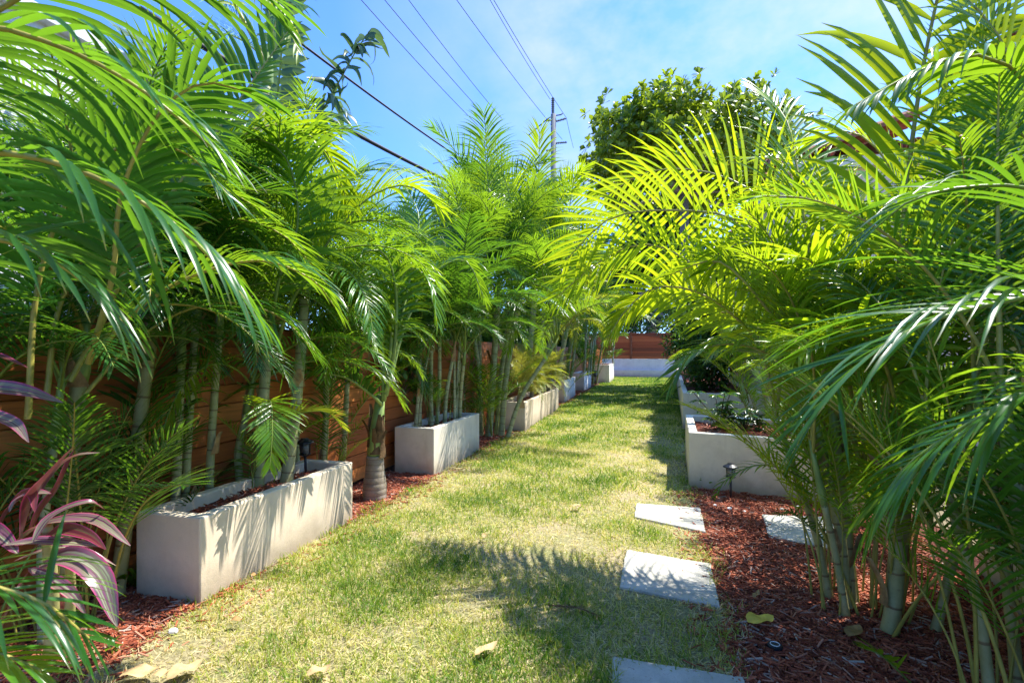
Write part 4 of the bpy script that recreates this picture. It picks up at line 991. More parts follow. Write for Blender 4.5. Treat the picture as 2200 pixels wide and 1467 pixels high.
hero(A0, [at(60, 900, 2.1), at(80, 620, 2.1), at(150, 420, 2.1), at(270, 310, 2.1), at(400, 330, 2.1), at(490, 420, 2.1)], 'areca_dark', 'petiole_yellow', L=.46, vee=14, grav=1.0, seed=191, r0=.011, petiole=.25, n=46, W=.024, S=6)
hero(A0, [at(150, 820, 2.4), at(250, 640, 2.6), at(360, 520, 2.8), at(480, 470, 3.0), at(600, 500, 3.1), at(680, 580, 3.2)], 'areca', 'petiole_yellow', L=.44, vee=18, grav=.9, seed=192, r0=.011, petiole=.22, n=48, W=.024, S=6)
hero(A0, [at(100, 850, 2.3), at(130, 650, 2.4), at(220, 500, 2.5), at(340, 410, 2.6), at(460, 400, 2.7), at(560, 450, 2.8)], 'areca', 'petiole_yellow', L=.46, vee=18, grav=.9, seed=193, r0=.011, petiole=.22, n=48, W=.025, S=6)
hero(A0, [at(180, 850, 2.5), at(280, 740, 2.7), at(390, 670, 2.9), at(500, 650, 3.0), at(600, 680, 3.1), at(680, 760, 3.1)], 'areca_dark', 'petiole_yellow', L=.38, vee=16, grav=1.2, seed=194, r0=.009, petiole=.25, n=46, W=.020, S=6)
hero(B, [at(590, 760, 3.6), at(630, 640, 3.6), at(720, 500, 3.7), at(800, 420, 3.8), at(880, 400, 3.9), at(950, 450, 4.0)], 'areca_fresh', 'stem_green', L=.52, vee=26, grav=1.0, seed=91, r0=.013, petiole=.22, n=44, W=.034, S=6)
hero(B, [at(575, 760, 3.5), at(600, 600, 3.4), at(640, 480, 3.4), at(620, 350, 3.3), at(560, 300, 3.2), at(470, 310, 3.1)], 'areca', 'stem_green', L=.5, vee=20, grav=1.1, seed=92, r0=.013, petiole=.25, n=42, W=.032, S=6)
hero(B, [at(545, 950, 3.4), at(560, 890, 3.35), at(580, 860, 3.25), at(585, 920, 3.15), at(580, 1000, 3.1)], 'areca_fresh', 'stem_green', L=.24, vee=12, grav=.8, seed=93, r0=.006, petiole=.3, n=30, W=.02, a0=70, a1=24)
hero(B, [at(560, 990, 3.5), at(590, 930, 3.6), at(640, 890, 3.7), at(700, 885, 3.8), at(735, 915, 3.85)], 'areca_yellow', 'stem_green', L=.26, vee=20, grav=.8, seed=94, r0=.006, petiole=.3, n=30, W=.02)

# ------------------------------------------------------------------ pink ti plant
def blade_mesh(pts, W, m, n=14, fold=.25, seed=0, wave=.06, normal_hint=(0, 0, 1), prof=None, cup=0.0):
    C, L = catmull(pts, n); T = norm(np.gradient(C, axis=0))
    h = np.array(normal_hint, float)
    b = norm(np.cross(h[None], T)); nv = np.cross(T, b)
    t = np.linspace(0, 1, n)
    w = W * (np.sin(np.pi * np.clip(t, 0, 1) ** .85) ** .75 * .96 + .05) if prof is None else W * prof(t)
    rng = np.random.default_rng(seed); ph = rng.uniform(0, 6, 2)
    V = []; uv = []
    for i in range(n):
        for j, s in enumerate((-1, -.55, 0, .55, 1)):
            z = abs(s) * fold * w[i] / 2 + (wave * w[i] * math.sin(t[i] * 9 + ph[0 if s < 0 else 1]) * abs(s) ** 2)
            V.append(C[i] + b[i] * s * w[i] / 2 + nv[i] * z); uv.append([t[i], j / 4])
    F = [[i * 5 + j, i * 5 + j + 1, i * 5 + j + 6, i * 5 + j + 5] for i in range(n - 1) for j in range(4)]
    return mesh_np('leaf', V, [np.array(F)], [m], None, uv, True)

tz = 1.75
tb = gp(105, 1420).to_2d()
ti = empty('ti_plant', (tb.x, tb.y, 0), 'pink and purple striped ti plant with arching strap leaves at the lower left', 'plant')
tl = -ti.location
for i, (x0, y0, x1, y1, r) in enumerate(((112, 1400, 100, 1130, .022), (140, 1400, 150, 1200, .018))):
    cane(ti, [at(x0, y0, 1.9), at((x0 + x1) / 2 + 6, (y0 + y1) / 2, 1.86), at(x1, y1, 1.8)], r, r * .8, 'cane_pale', 'stem')
cen = at(85, 1175, 1.8)
leaves = [([(45, 1160), (70, 1080), (110, 1020), (158, 960)], .085), ([(60, 1150), (95, 1090), (125, 1050), (160, 965)], .07),
          ([(70, 1165), (110, 1110), (190, 1080), (225, 1094)], .05), ([(30, 1170), (100, 1125), (200, 1120), (280, 1172)], .075),
          ([(70, 1180), (130, 1140), (190, 1150), (228, 1180)], .06), ([(10, 1170), (80, 1165), (160, 1168), (225, 1175)], .055),
          ([(30, 1205), (110, 1180), (180, 1185), (250, 1215)], .05), ([(85, 1215), (150, 1200), (215, 1240), (252, 1345)], .105),
          ([(60, 1220), (120, 1250), (160, 1280), (185, 1320)], .055), ([(80, 1240), (110, 1260), (130, 1300), (140, 1345)], .05),
          ([(20, 1100), (40, 1075), (80, 1060), (110, 1060)], .05), ([(0, 1130), (30, 1080), (70, 1060), (75, 1100)], .06),
          ([(60, 1120), (100, 1040), (150, 985), (215, 972)], .045), ([(40, 1190), (0, 1150), (-40, 1130), (-90, 1150)], .07),
          ([(-160, 850), (-80, 835), (40, 840), (135, 865)], .085), ([(-120, 880), (-40, 890), (30, 910), (62, 950)], .07),
          ([(-120, 770), (-60, 760), (0, 768), (60, 790)], .05), ([(60, 1230), (30, 1290), (10, 1330), (0, 1390)], .06)]
for i, (pp, w) in enumerate(leaves):
    zz = 1.78 + .10 * math.sin(i * 2.3)
    pts = [np.array(at(px, py, zz - .05 * k * math.cos(i * 1.7))) - np.array(ti.location) for k, (px, py) in enumerate(pp)]
    link('leaf', blade_mesh(pts, w * .74, M['ti'], 16, .45, i, .07, normal_hint=tuple(-FWD * (.35 + .3 * math.sin(i * 1.9)) + RGT * .2 * math.cos(i * 2.7) + Vector((0, 0, .8)))), ti)

# ------------------------------------------------------------------ banana plant beyond the fence
bz = 6.6
bn_ = empty('banana_plant', at(470, 900, 7.2) * 1.0, 'banana plant with big ragged leaves against the blue sky behind the cables', 'plant')
bn_.location.z = 0
bn_.location = Vector((at(470, 760, 7.4).x, at(470, 760, 7.4).y, 0))
bp = bn_.location
mb = MB(); mb.tube([bp, bp + Vector((.05, 0, 1.5)), bp + Vector((.1, 0, 3.2)), bp + Vector((.2, 0, 4.3))], [.16, .14, .11, .07], 10); mb.build('trunk', M['crownshaft'], bn_, -bp, True)
crown = bp + Vector((.2, 0, 4.2))
flat = lambda u: np.clip(np.minimum(1, .5 + u / .25 * .5), 0, 1) * (1 - .55 * np.clip((u - .6) / .4, 0, 1) ** 2)
def banana_leaf(pts, L, seed, n=30, grav=.5, hint=None, vee=10, W=.14):
    hero(bn_, pts, 'banana', 'stem_green', n=n, L=L, W=W, vee=vee, grav=grav, a0=80, a1=50, seed=seed, r0=.02, petiole=.12 if n > 20 else .5, profile=flat, S=7, hint=hint, twist=.1 if n > 20 else 1.6)
banana_leaf([at(530, 420, 7.2), at(590, 230, 7.0), at(608, 60, 6.8), at(612, -60, 6.6), at(614, -220, 6.5)], .36, 101, hint=rv, W=.13, n=36)
banana_leaf([at(500, 420, 7.3), at(400, 250, 7.3), at(330, 120, 7.3), at(250, 60, 7.3)], .40, 102)
# wind torn leaf ends: the blade split into ribbons that hang and curl from the midrib
def torn_leaf(pts, n, seed, lmin=.25, lmax=.6, t0=.35):
    rng = np.random.default_rng(seed)
    C, tot = catmull([np.array(p) - np.array(bn_.location) for p in pts], 40)
    rv_, r3_, r4_, ru_ = tube_arrays(C, np.linspace(.022, .006, 40), 6, False)
    Vs, Fs, Us, base = [rv_], [np.array(r4_)], [ru_], len(rv_)
    for k in range(n):
        t = t0 + (1 - t0) * (k + rng.uniform(0, .8)) / n; t = min(t, .99)
        p = C[int(t * 39)]; tg = norm((C[min(39, int(t * 39) + 1)] - C[max(0, int(t * 39) - 1)])[None])[0]
        az = rng.uniform(0, 6.28); out = np.array([math.cos(az), math.sin(az), rng.uniform(-.2, .6)])
        L_ = rng.uniform(lmin, lmax) * (1.1 - .4 * t); W_ = rng.uniform(.04, .13)
        d = norm((out * .8 + tg * .5)[None])[0]; q = p.copy(); S_ = 10; curl = rng.normal(0, .5); g_ = rng.uniform(2.5, 7)
        wv = norm(np.cross(d, rng.normal(size=3))[None])[0]
        V = []
        for i in range(S_ + 1):
            u = i / S_; w_ = W_ * (.5 + .5 * min(1, u * 4)) * (1 - u ** 3 * .9)
            wv = norm((wv - d * wv.dot(d))[None])[0]; nv = np.cross(d, wv)
            V += [q - wv * w_ / 2 + nv * w_ * .22, q, q + wv * w_ / 2 + nv * w_ * .22]; Us.append(np.array([[u * .95, 0], [u * .95, .5], [u * .95, 1]]))
            c_ = curl * (4 if u > .7 else .6)
            d = norm((d + np.array([0, 0, -1.]) * g_ * L_ / S_ * (1 if u < .75 else .2) + nv * c_ * .14)[None])[0]
            wv = wv + nv * rng.normal(0, .12); q = q + d * L_ / S_
        Vs.append(np.array(V)); Fs.append(np.array([[i * 3 + j, i * 3 + j + 1, i * 3 + j + 4, i * 3 + j + 3] for i in range(S_) for j in range(2)]) + base); base += len(V)
    me = mesh_np('torn_leaf', np.concatenate(Vs), Fs, [M['banana'], M['stem_green']], [1] + [0] * n, np.concatenate(Us), True)
    return link('torn_leaf', me, bn_)
torn_leaf([at(560, 470, 7.0), at(640, 330, 6.9), at(715, 200, 6.8), at(765, 110, 6.75), at(798, 62, 6.7)], 52, 104, .25, .72, .48)
torn_leaf([at(560, 430, 7.2), at(660, 280, 7.3), at(715, 215, 7.4), at(735, 250, 7.5)], 16, 105, .3, .75, .55)

# yellowing coconut like frond hanging in from the top
ck = palm('tall palm outside the top edge with a yellowing frond hanging into the upper left', 'palms beyond the fence', (-4.6, 4.3, 0), [(0, 0, 4.3, .5, .3, .09)], nf=3, L=.7, az_bias=(3.3, 1.0), leaf='areca', rib='petiole_yellow', seed=111, low=0, name='tall_palm', pk=dict(n=46, L=.70, W=.027))
hero(ck, [ck.location + Vector((.55, .3, 4.5)), at(420, -160, 5.2), at(520, -60, 5.2), at(600, 20, 5.2), at(640, 110, 5.2)], 'areca_yellow', 'petiole_yellow', L=.55, vee=5, grav=1.8, seed=112, n=30, W=.04, r0=.02)

# ------------------------------------------------------------------ broad leaved round tree on the right
def rosette_tree(name, label, base, ctr, rad, n_ros, leaf_m, bark, ll, lw, seed, flat_bottom=.45, per=11, trunk_r=.2, limbs=10):
    rng = np.random.default_rng(seed)
    root = empty(name, base, label, 'tree')
    base = np.array(base, float); ctr = np.array(ctr, float); rad = np.array(rad, float)
    nc = n_ros // 9
    dc = rdir(nc, .15, rng); dc = dc[dc[:, 2] > -flat_bottom]; nc = len(dc)
    kc = np.where(rng.random(nc) < .78, rng.uniform(.86, 1.06, nc), rng.uniform(.45, .85, nc))
    cc = ctr + dc * rad * kc[:, None]
    C = np.repeat(cc, 9, 0) + rng.normal(0, .30, (nc * 9, 3)) * np.array([1, 1, .9])
    d = norm((C - ctr) / rad)
    ax = norm(d * np.array([1, 1, .8]) + np.array([0, 0, .55]) + rng.normal(0, .25, d.shape))
    m = len(C)
    O = np.repeat(C, per, 0); A = np.repeat(ax, per, 0)
    rr = rdir(m * per, 0, rng); rr = norm(rr - A * np.sum(rr * A, 1, keepdims=True))
    spread = np.tile(np.linspace(.35, 1.6, per), m) + rng.normal(0, .15, m * per)
    D = norm(A * np.cos(spread)[:, None] + rr * np.sin(spread)[:, None])
    O = O + A * (-.10 * spread)[:, None] * ll * 2
    Nn = norm(A + .3 * rng.normal(size=A.shape))
    sz = rng.uniform(.65, 1.15, m * per)
    tpl = (np.array([[0, 0, 0], [.35, -.30, .06], [.35, 0, 0], [.35, .30, .06], [.75, -.5, .04], [.75, 0, -.03], [.75, .5, .04], [1, 0, -.10]], float), LEAF6[1], LEAF6[2])
    me = scatter('crown', tpl, O - base, D, Nn, ll * sz, lw * sz, [M[leaf_m]])
    link('crown', me, root)
    mb = MB()
    fork = ctr - np.array([0, 0, rad[2] * .75])
    mb.tube([base, (base + fork) / 2 + rng.normal(0, .1, 3) * [1, 1, 0], fork], [trunk_r * 1.25, trunk_r, trunk_r * .8], 10)
    for i in range(limbs):
        e = C[rng.integers(len(C))]
        mid = (fork + e) / 2 + np.array([0, 0, -.12 * rad[2]]) + rng.normal(0, .12, 3)
        mb.tube([fork, mid, e], [trunk_r * .5, trunk_r * .3, trunk_r * .08], 6)
    mb.build('trunk', M[bark], root, tuple(-base), True)
    return root
tc = at(1468, 285, 20.5)
rosette_tree('broadleaf_tree', 'round broad leaved tree with pale green rosettes rising above the palms against the sky', (tc.x + .4, tc.y + .3, 0), tuple(at(1470, 338, 20.5)), (3.85, 3.85, 1.95), 2300, 'fig', 'bark_grey', .29, .16, 5, .75, 10, .20, 14)

# ------------------------------------------------------------------ trees behind the back fence
def leafy(name, label, cat, ells, n, ll, lw, leaf_m, seed, base, trunk=None, bark='bark_brown', droop=0.0, group=None, part='foliage', tr=.05):
    rng = np.random.default_rng(seed)
    base = Vector(base); root = empty(name, base, label, cat, group)
    tot = sum(e[1][0] * e[1][1] * e[1][2] for e in ells)
    Os, Ds = [], []
    mb = MB()
    for c, r in ells:
        k = max(20, int(n * r[0] * r[1] * r[2] / tot))
        # twigs with leaves strung along them so that the outline stays uneven
        nt_ = max(4, k // 9)
        d = rdir(nt_, .1, rng); tip = np.array(c) + d * np.array(r) * rng.uniform(.55, 1.12, nt_)[:, None]
        st = np.array(c) + d * np.array(r) * .25 + rng.normal(0, .08, (nt_, 3)) * np.array(r)
        tt = rng.uniform(.25, 1.0, (nt_, 9, 1))
        P = st[:, None] * (1 - tt) + tip[:, None] * tt + rng.normal(0, .25 * ll, (nt_, 9, 3))
        Dd = norm(norm(tip - st)[:, None] * .8 + rng.normal(0, .75, (nt_, 9, 3)) + np.array([0, 0, .15 - droop]))
        Os.append(P.reshape(-1, 3)); Ds.append(Dd.reshape(-1, 3))
        for q in range(min(10, nt_)):
            mb.tube([np.array(c) * .5 + np.array([base.x, base.y, max(base.z, c[2] - r[2])]) * .5, st[q], tip[q]], [tr * .5, tr * .3, tr * .08], 5, 0, False)
    O = np.concatenate(Os); D = np.concatenate(Ds); m = len(O)
    me = scatter(part, LEAF6, O - np.array(base), D, norm(rng.normal(size=(m, 3)) + np.array([0, 0, 1.1])), ll * rng.uniform(.6, 1.25, m), lw * rng.uniform(.7, 1.2, m), [M[leaf_m]])
    link(part, me, root)
    if trunk:
        for (pts, radii) in trunk: mb.tube(pts, radii, 9, 0)
    else:
        c, r = ells[0]; mb.tube([base, (base + Vector(c)) / 2, Vector(c)], [tr, tr * .8, tr * .4], 7)
    mb.build('trunk' if trunk else 'stems', M[bark], root, -base, True)
    return root

tbz = 34.5
fb = at(1405, 790, tbz); fb.z = .9
leafy('forked_tree', 'dark tree with a forked grey trunk behind the back fence', 'tree',
      [(tuple(at(1400, 560, tbz + 1)), (3.6, 3.6, 2.4)), (tuple(at(1290, 600, tbz + 2)), (3.0, 3.0, 2.4)), (tuple(at(1520, 590, tbz + 2)), (3.4, 3.4, 2.6)), (tuple(at(1430, 470, tbz + 3)), (4, 4, 2.4)), (tuple(at(1330, 660, tbz + 3)), (3.4, 2, 1.8)), (tuple(at(1480, 650, tbz + 3)), (3.4, 2, 1.8))],
      20000, .42, .19, 'shrub', 71, (fb.x, fb.y, 0),
      trunk=[([fb + Vector((0, 0, -.9)), at(1400, 715, tbz), at(1398, 690, tbz), at(1385, 655, tbz), at(1370, 610, tbz)], [.34, .36, .26, .2, .14]),
             ([at(1402, 712, tbz), at(1414, 690, tbz), at(1420, 660, tbz), at(1408, 630, tbz)], [.32, .27, .24, .18]),
             ([at(1392, 690, tbz - .1), at(1404, 670, tbz - .1), at(1416, 655, tbz)], [.14, .12, .10])], bark='bark_grey', tr=.12)
leafy('hedge_shrub', 'dark shrub showing above the left part of the back fence', 'shrub', [(tuple(at(1340, 700, 32.5)), (1.8, .8, 1.0)), (tuple(at(1370, 690, 33)), (1.4, .8, 1.2))], 1800, .22, .09, 'shrub', 72, tuple(gp(1340, 806)), tr=.04)
leafy('hedge_shrub', 'dark shrub showing above the right part of the back fence', 'shrub', [(tuple(at(1450, 690, 32.5)), (1.7, .8, 1.1)), (tuple(at(1490, 670, 33)), (1.6, .8, 1.6))], 1800, .22, .09, 'shrub', 73, tuple(gp(1460, 807)), tr=.04)
for i, (yy, hh, lab) in enumerate(((1.2, 1.0, 'dark bushes behind the board fence by the ti plant'), (3.9, 1.0, 'dark bushes behind the board fence by the nearest planter'), (6.6, 1.2, 'dark bushes behind the board fence by the ringed palm'), (9.5, 1.5, 'dark bushes behind the board fence by the cane filled planter'), (12.5, 1.6, 'dark bushes behind the board fence by the low date palms'), (16.0, 1.9, 'dark bushes behind the board fence by the yellow green palm'), (20.5, 2.1, 'dark bushes behind the board fence by the small grey planter'), (25.5, 2.3, 'dark bushes behind the board fence near the back corner'))):
    leafy('fence_bush', lab, 'bush', [((-4.1, yy, hh), (.8, 1.8, hh * .9)), ((-4.0, yy + 1.4, hh * .8), (.7, 1.3, hh * .8))], 4200, .20, .09, 'shrub', 170 + i, (-4.1, yy, 0), tr=.04, group='dark bushes behind the left fence')
# ---- shrubs of the long right planter
for i, (px, py, zc, r, lab, n) in enumerate(((1530, 740, 11.2, (.9, 1.0, 1.15), 'dark narrow leaved shrub at the near end of the long white planter', 5200), (1500, 700, 13.8, (1.0, 1.1, 1.5), 'dark glossy shrub second along the long white planter', 5200),
                                            (1500, 720, 17.0, (.9, 1.2, 1.3), 'dark shrub in the middle of the long white planter', 1900), (1480, 735, 22.0, (.9, 1.4, 1.2), 'dark shrub at the far end of the long white planter', 1500))):
    c = at(px, py, zc)
    leafy('planter_shrub', lab, 'shrub', [(tuple(c), r), (tuple(c + Vector((.25, .3, .5))), tuple(x * .8 for x in r)), (tuple(c + Vector((.0, .1, -.55))), tuple(x * .7 for x in r))], n, .16, .040, 'shrub', 80 + i, (c.x, c.y, .55), tr=.03, group='dark shrubs in the long right planter')
# young umbrella shrub in the white planter
def umbrella_shrub(px, py, zc, lab, seed, h):
    rng = np.random.default_rng(seed)
    b = at(px, py, zc); b.z = .48
    root = empty('umbrella_shrub', b, lab, 'shrub', 'young umbrella shrubs in the white planter')
    mb = MB(); O, D, Nn = [], [], []
    for i in range(7):
        a = rng.uniform(0, 6.28); e = b + Vector((math.cos(a) * rng.uniform(.05, .3), math.sin(a) * rng.uniform(.05, .2), rng.uniform(.25, 1) * h))
        mb.tube([b, (b + e) / 2 + Vector((0, 0, .05)), e], [.007, .006, .004], 5, 0, False)
        for w in range(3):
            q = b.lerp(e, 1 - w * .22) + Vector((rng.normal(0, .04), rng.normal(0, .04), 0))
            for k in range(8):
                t = k * .785 + rng.normal(0, .1); d = Vector((math.cos(t), math.sin(t), -.15 + rng.normal(0, .15)))
                O.append(q); D.append(d); Nn.append((rng.normal(0, .2), rng.normal(0, .2), 1))
    O = np.array([list(x) for x in O]) - np.array(b); D = np.array([list(x) for x in D]); Nn = np.array(Nn)
    link('foliage', scatter('foliage', LEAF6, O, D, Nn, .11 * rng.uniform(.8, 1.2, len(O)), np.full(len(O), .038), [M['shrub']]), root)
    mb.build('stems', M['bark_brown'], root, -b, True)
umbrella_shrub(1545, 925, 5.95, 'young dark umbrella shrub nearest the rim of the white planter', 1, .48)
umbrella_shrub(1600, 922, 6.0, 'smaller dark umbrella shrub close to the palm stems in the white planter', 2, .30)

# vine over the fence
v0 = at(775, 700, 5.35)
leafy('fence_vine', 'bright leafy vine spilling over the board fence behind the ringed palm', 'vine', [((FX + .12, 5.0, 1.75), (.16, .45, .38)), ((FX + .14, 5.3, 1.35), (.14, .3, .45)), ((FX + .05, 4.7, 1.95), (.2, .4, .2)), ((FX + .1, 5.9, 1.1), (.08, .15, .5))], 1500, .075, .05, 'vine', 91, (FX + .1, 5.1, 0), tr=.012, droop=.5)

# ------------------------------------------------------------------ utility pole and wires
pz = 26.0
pb = at(1189, 760, pz); pb.z = 0
pole = empty('utility_pole', pb, 'grey concrete utility pole with insulators above the palm tops', 'utility pole')
pt = at(1184, 246, pz).z
def pw(px, py): return at(px, py, pz) - pb
mb = MB(); mb.tube([(0, 0, 0), (0, 0, pt * .5), (0, 0, pt)], [.20, .16, .13], 12); mb.build('shaft', M['concrete_pole'], pole, None, True)
def insul(p0, p1, n, r):
    p0, p1 = Vector(p0), Vector(p1); pts, rad = [], []
    for i in range(n * 4 + 1):
        pts.append(p0.lerp(p1, i / (n * 4))); rad.append(r * (1.0 if i % 4 in (1, 2) else .55))
    mb = MB(); mb.tube(pts, rad, 8); return mb.build('insulator', M['ceramic'], pole, None, False)
insul((-.03, 0, pt - .02), (-.03, 0, pt + .85), 9, .085)
insul(pw(1192, 262), pw(1216, 255), 7, .06)
insul(pw(1194, 308), pw(1218, 306), 6, .06)
mb = MB(); mb.box(pw(1184, 259), (.5, .06, .07)); mb.box(pw(1184, 323), (.5, .06, .07)); mb.build('bracket', M['black_metal'], pole)
mb = MB(); C, _ = catmull([pw(1135, 292), pw(1160, 270), pw(1180, 254), pw(1193, 249), pw(1205, 247), pw(1209, 244)], 20); mb.tube(C, .03, 5); mb.build('jumper_cable', M['black_rubber'], pole, None, True)

def wire(lab, name, a, b, r, sag=.15, n=24, cat='cable', group='power lines running to the utility pole'):
    a, b = Vector(a), Vector(b)
    pts = [a.lerp(b, t) - Vector((0, 0, sag * 4 * t * (1 - t))) - a for t in np.linspace(0, 1, n)]
    mb = MB(); mb.tube(pts, r, 6)
    o = mb.build(name, M['black_rubber'], None, a, True)
    tag(o, lab, cat, group)
def line_to(px0, py0, px1, py1, zc1, ext=.35):
    """a level wire through two picture points, the second at depth zc1"""
    h = (HY - py1) / FPX * zc1
    ex, ey = px0 + (px0 - px1) * ext, py0 + (py0 - py1) * ext
    return at(ex, ey, h * FPX / (HY - ey)), at(px1, py1, zc1)
WL = [('thin power line farthest to the left, third lowest where it meets the palms', 780, 0, 1040, 283, 24), ('thin power line second from the left in the sky', 830, 0, 1062, 270, 24.5), ('thin power line third from the left in the sky', 881, 0, 1078, 255, 25),
      ('thin power line running to the left side of the pole below its top', 984, 0, 1180, 263, 26), ('power line ending on the tall insulator at the pole top', 1055, 0, 1182, 214, 26), ('power line ending on the right hand insulator arm of the pole', 1063, 0, 1217, 254, 26)]
for lab, a, b, c, d, z in WL:
    p, q = line_to(a, b, c, d, z); wire(lab, 'power_line', p, q, .012, .12)
p, q = line_to(1217, 255, 1228, 305, 34, 0); wire('short stretch of wire descending behind the pole insulator arm', 'power_line', at(1217, 255, 26), at(1232, 318, 33), .011, .05)
wire('wire slanting down from the pole shaft to its lower insulator', 'power_line', at(1181, 265, 26.2), at(1208, 300, 27), .011, .03)
wire('thick twisted black cable sloping behind the left palms', 'cable_bundle', at(300, 20, 6.0), at(1010, 410, 15.5), .040, .12, group='black cables behind the left palms')
wire('slim black cable above the thick one, passing behind the torn banana leaf', 'cable', at(560, 28, 7.0), at(1075, 395, 17), .020, .10, group='black cables behind the left palms')
wire('faint thin wire just above the palm tops left of the brush like palm', 'power_line', at(930, 352, 20), at(1060, 318, 21), .010, .02, group='black cables behind the left palms')

# ------------------------------------------------------------------ solar path lights
def path_light(lab, p, h, tilt=0.0, s=1.0):
    root = empty('path_light', p, lab, 'path light', 'black solar path lights')
    root.rotation_euler = (0, tilt, .3)
    mb = MB(); mb.tube([(0, 0, -.03), (0, 0, h * .62)], .011 * s, 10); mb.build('stake', M['black_metal'], root, None, True)
    b = h * .62
    mb = MB(); mb.tube([(0, 0, b - .012), (0, 0, b), (0, 0, b + .006), (0, 0, b + .014)], [.014 * s, .045 * s, .047 * s, .03 * s], 14); mb.build('base_plate', M['black_metal'], root, None, False)
    mb = MB()
    mb.tube([(0, 0, b + .012), (0, 0, b + .09 * s)], [.030 * s, .036 * s], 12); lan = mb.build('lantern', M['glass'], root, None, True)
    for k in range(4):
        a = k * math.pi / 2; mb = MB(); mb.tube([(.037 * s * math.cos(a), .037 * s * math.sin(a), b + .006), (.043 * s * math.cos(a), .043 * s * math.sin(a), b + .094 * s)], .0045 * s, 6); mb.build('bar', M['black_metal'], lan, None, True)
    c = b + .09 * s
    mb = MB(); mb.tube([(0, 0, c), (0, 0, c + .006), (0, 0, c + .014), (0, 0, c + .036 * s), (0, 0, c + .044 * s)], [.05 * s, .072 * s, .070 * s, .032 * s, .028 * s], 14); mb.build('cap', M['black_metal'], root, None, False)
    return root
path_light('black solar path light standing in the mulch before the white planter', gp(1570, 1072), .34)
q = gp(657, 1020, .40); path_light('black path light standing inside the nearest left planter', (q.x, q.y, .40), .27, -.03)
path_light('small far black path light in front of the white end planter', gp(1279, 827.5), .62, .0, 1.9)

# ------------------------------------------------------------------ small things on the ground
def fallen(lab, px, py, length, width, m, rot, seed, z=.02, grp='fallen leaves'):
    p = gp(px, py, z); rng = np.random.default_rng(seed)
    c, s = math.cos(rot), math.sin(rot)
    pts = [(-length / 2 * c, -length / 2 * s, .012), (-length / 6 * c, -length / 6 * s, .022), (length / 5 * c, length / 5 * s, .012), (length / 2 * c, length / 2 * s, .028)]
    me = blade_mesh([np.array(q) for q in pts], width, M[m], 12, .22, seed, .08, prof=lambda t: np.sin(np.pi * np.clip(t, 0, 1) ** .8) ** .6 * .96 + .03)
    o = link('fallen_leaf', me, None, p); tag(o, lab, 'leaf', grp)
fallen('big yellow fallen leaf lying on the mulch', 1634, 1337, .15, .095, 'yellow_leaf', .5, 1, .03)
fallen('tan curled leaf on the mulch near the palm canes', 1835, 1362, .13, .07, 'brown_leaf', .9, 2, .025)
fallen('small brown curled leaf on the mulch beside the striped stepping stone', 1625, 1282, .09, .03, 'brown_leaf', 1.1, 3, .025)
fallen('large pale tan leaf at the bottom edge left of the lawn', 300, 1452, .15, .08, 'dry_leaf', .5, 4, .03)
fallen('pale broken leaf at the bottom edge, right of the large tan leaf', 398, 1446, .14, .085, 'dry_leaf', 1.2, 5, .03)
fallen('small pale leaf between the two large bottom edge leaves', 345, 1455, .07, .05, 'dry_leaf', .2, 6, .03)
fallen('cream leaf scrap on the lawn at the bottom, near the dark grass shadow', 685, 1448, .10, .05, 'dry_leaf', .8, 7, .03)
fallen('rust brown leaf on dry grass near the corner of the nearest planter', 510, 1337, .07, .035, 'brown_leaf', .4, 8, .035)
fallen('bleached leaf on the sunny middle of the lawn', 1240, 1090, .09, .06, 'dry_leaf', .7, 9, .035)
fallen('pale leaf half sunk in the shaded grass at the bottom of the lawn', 1045, 1400, .13, .05, 'dry_leaf', 1.0, 10, .035)
fallen('tan leaf lying on the lawn between the planter and the stepping stones', 1040, 1155, .06, .04, 'dry_leaf', 2.0, 11, .035)
fallen('small dry leaf against the foot of the nearest planter', 545, 1240, .05, .03, 'brown_leaf', .2, 12, .03)

# dry frond tuft on the lawn
o = empty('dry_frond', gp(1215, 1310, .02), 'small dry brown palm frond scrap lying on the lawn', 'frond')
link('leaflets', frond_mesh('leaflets', [(-.10, .03, .0), (0, 0, .02), (.08, 0, .02), (.16, -.02, .01)], 12, .10, .006, 5, 1.0, 22, 12, .1, .003, seed=9, mats=[M['husk'], M['husk']]), o)
# young frond sprout lower right
sp = empty('palm_seedling', gp(1960, 1470, 0), 'short bright green palm seedling sprouting from the mulch at the lower right', 'seedling')
hero(sp, [gp(1960, 1470, 0), at(1930, 1440, 2.12), at(1890, 1405, 2.1), at(1850, 1390, 2.1)], 'areca_fresh', 'stem_green', L=.11, vee=20, grav=.6, seed=121, r0=.004, petiole=.35, n=9, W=.022, a0=60, a1=35)
# black ring on the mulch
p = gp(1665, 1390, .012)
rg = empty('sprinkler_cap', p, 'round black sprinkler cap with a pale ring, on the mulch', 'sprinkler')
mb = MB(); mb.tube([(0, 0, -.03), (0, 0, .012), (0, 0, .016)], [.032, .034, .028], 18); mb.build('cap', M['black_rubber'], rg, None, False)
t = np.linspace(0, 2 * math.pi, 25); mb = MB(); mb.tube([(.02 * math.cos(a), .02 * math.sin(a), .017) for a in t], .0022, 6, 0, False); mb.build('ring', M['pebble'], rg, None, True)
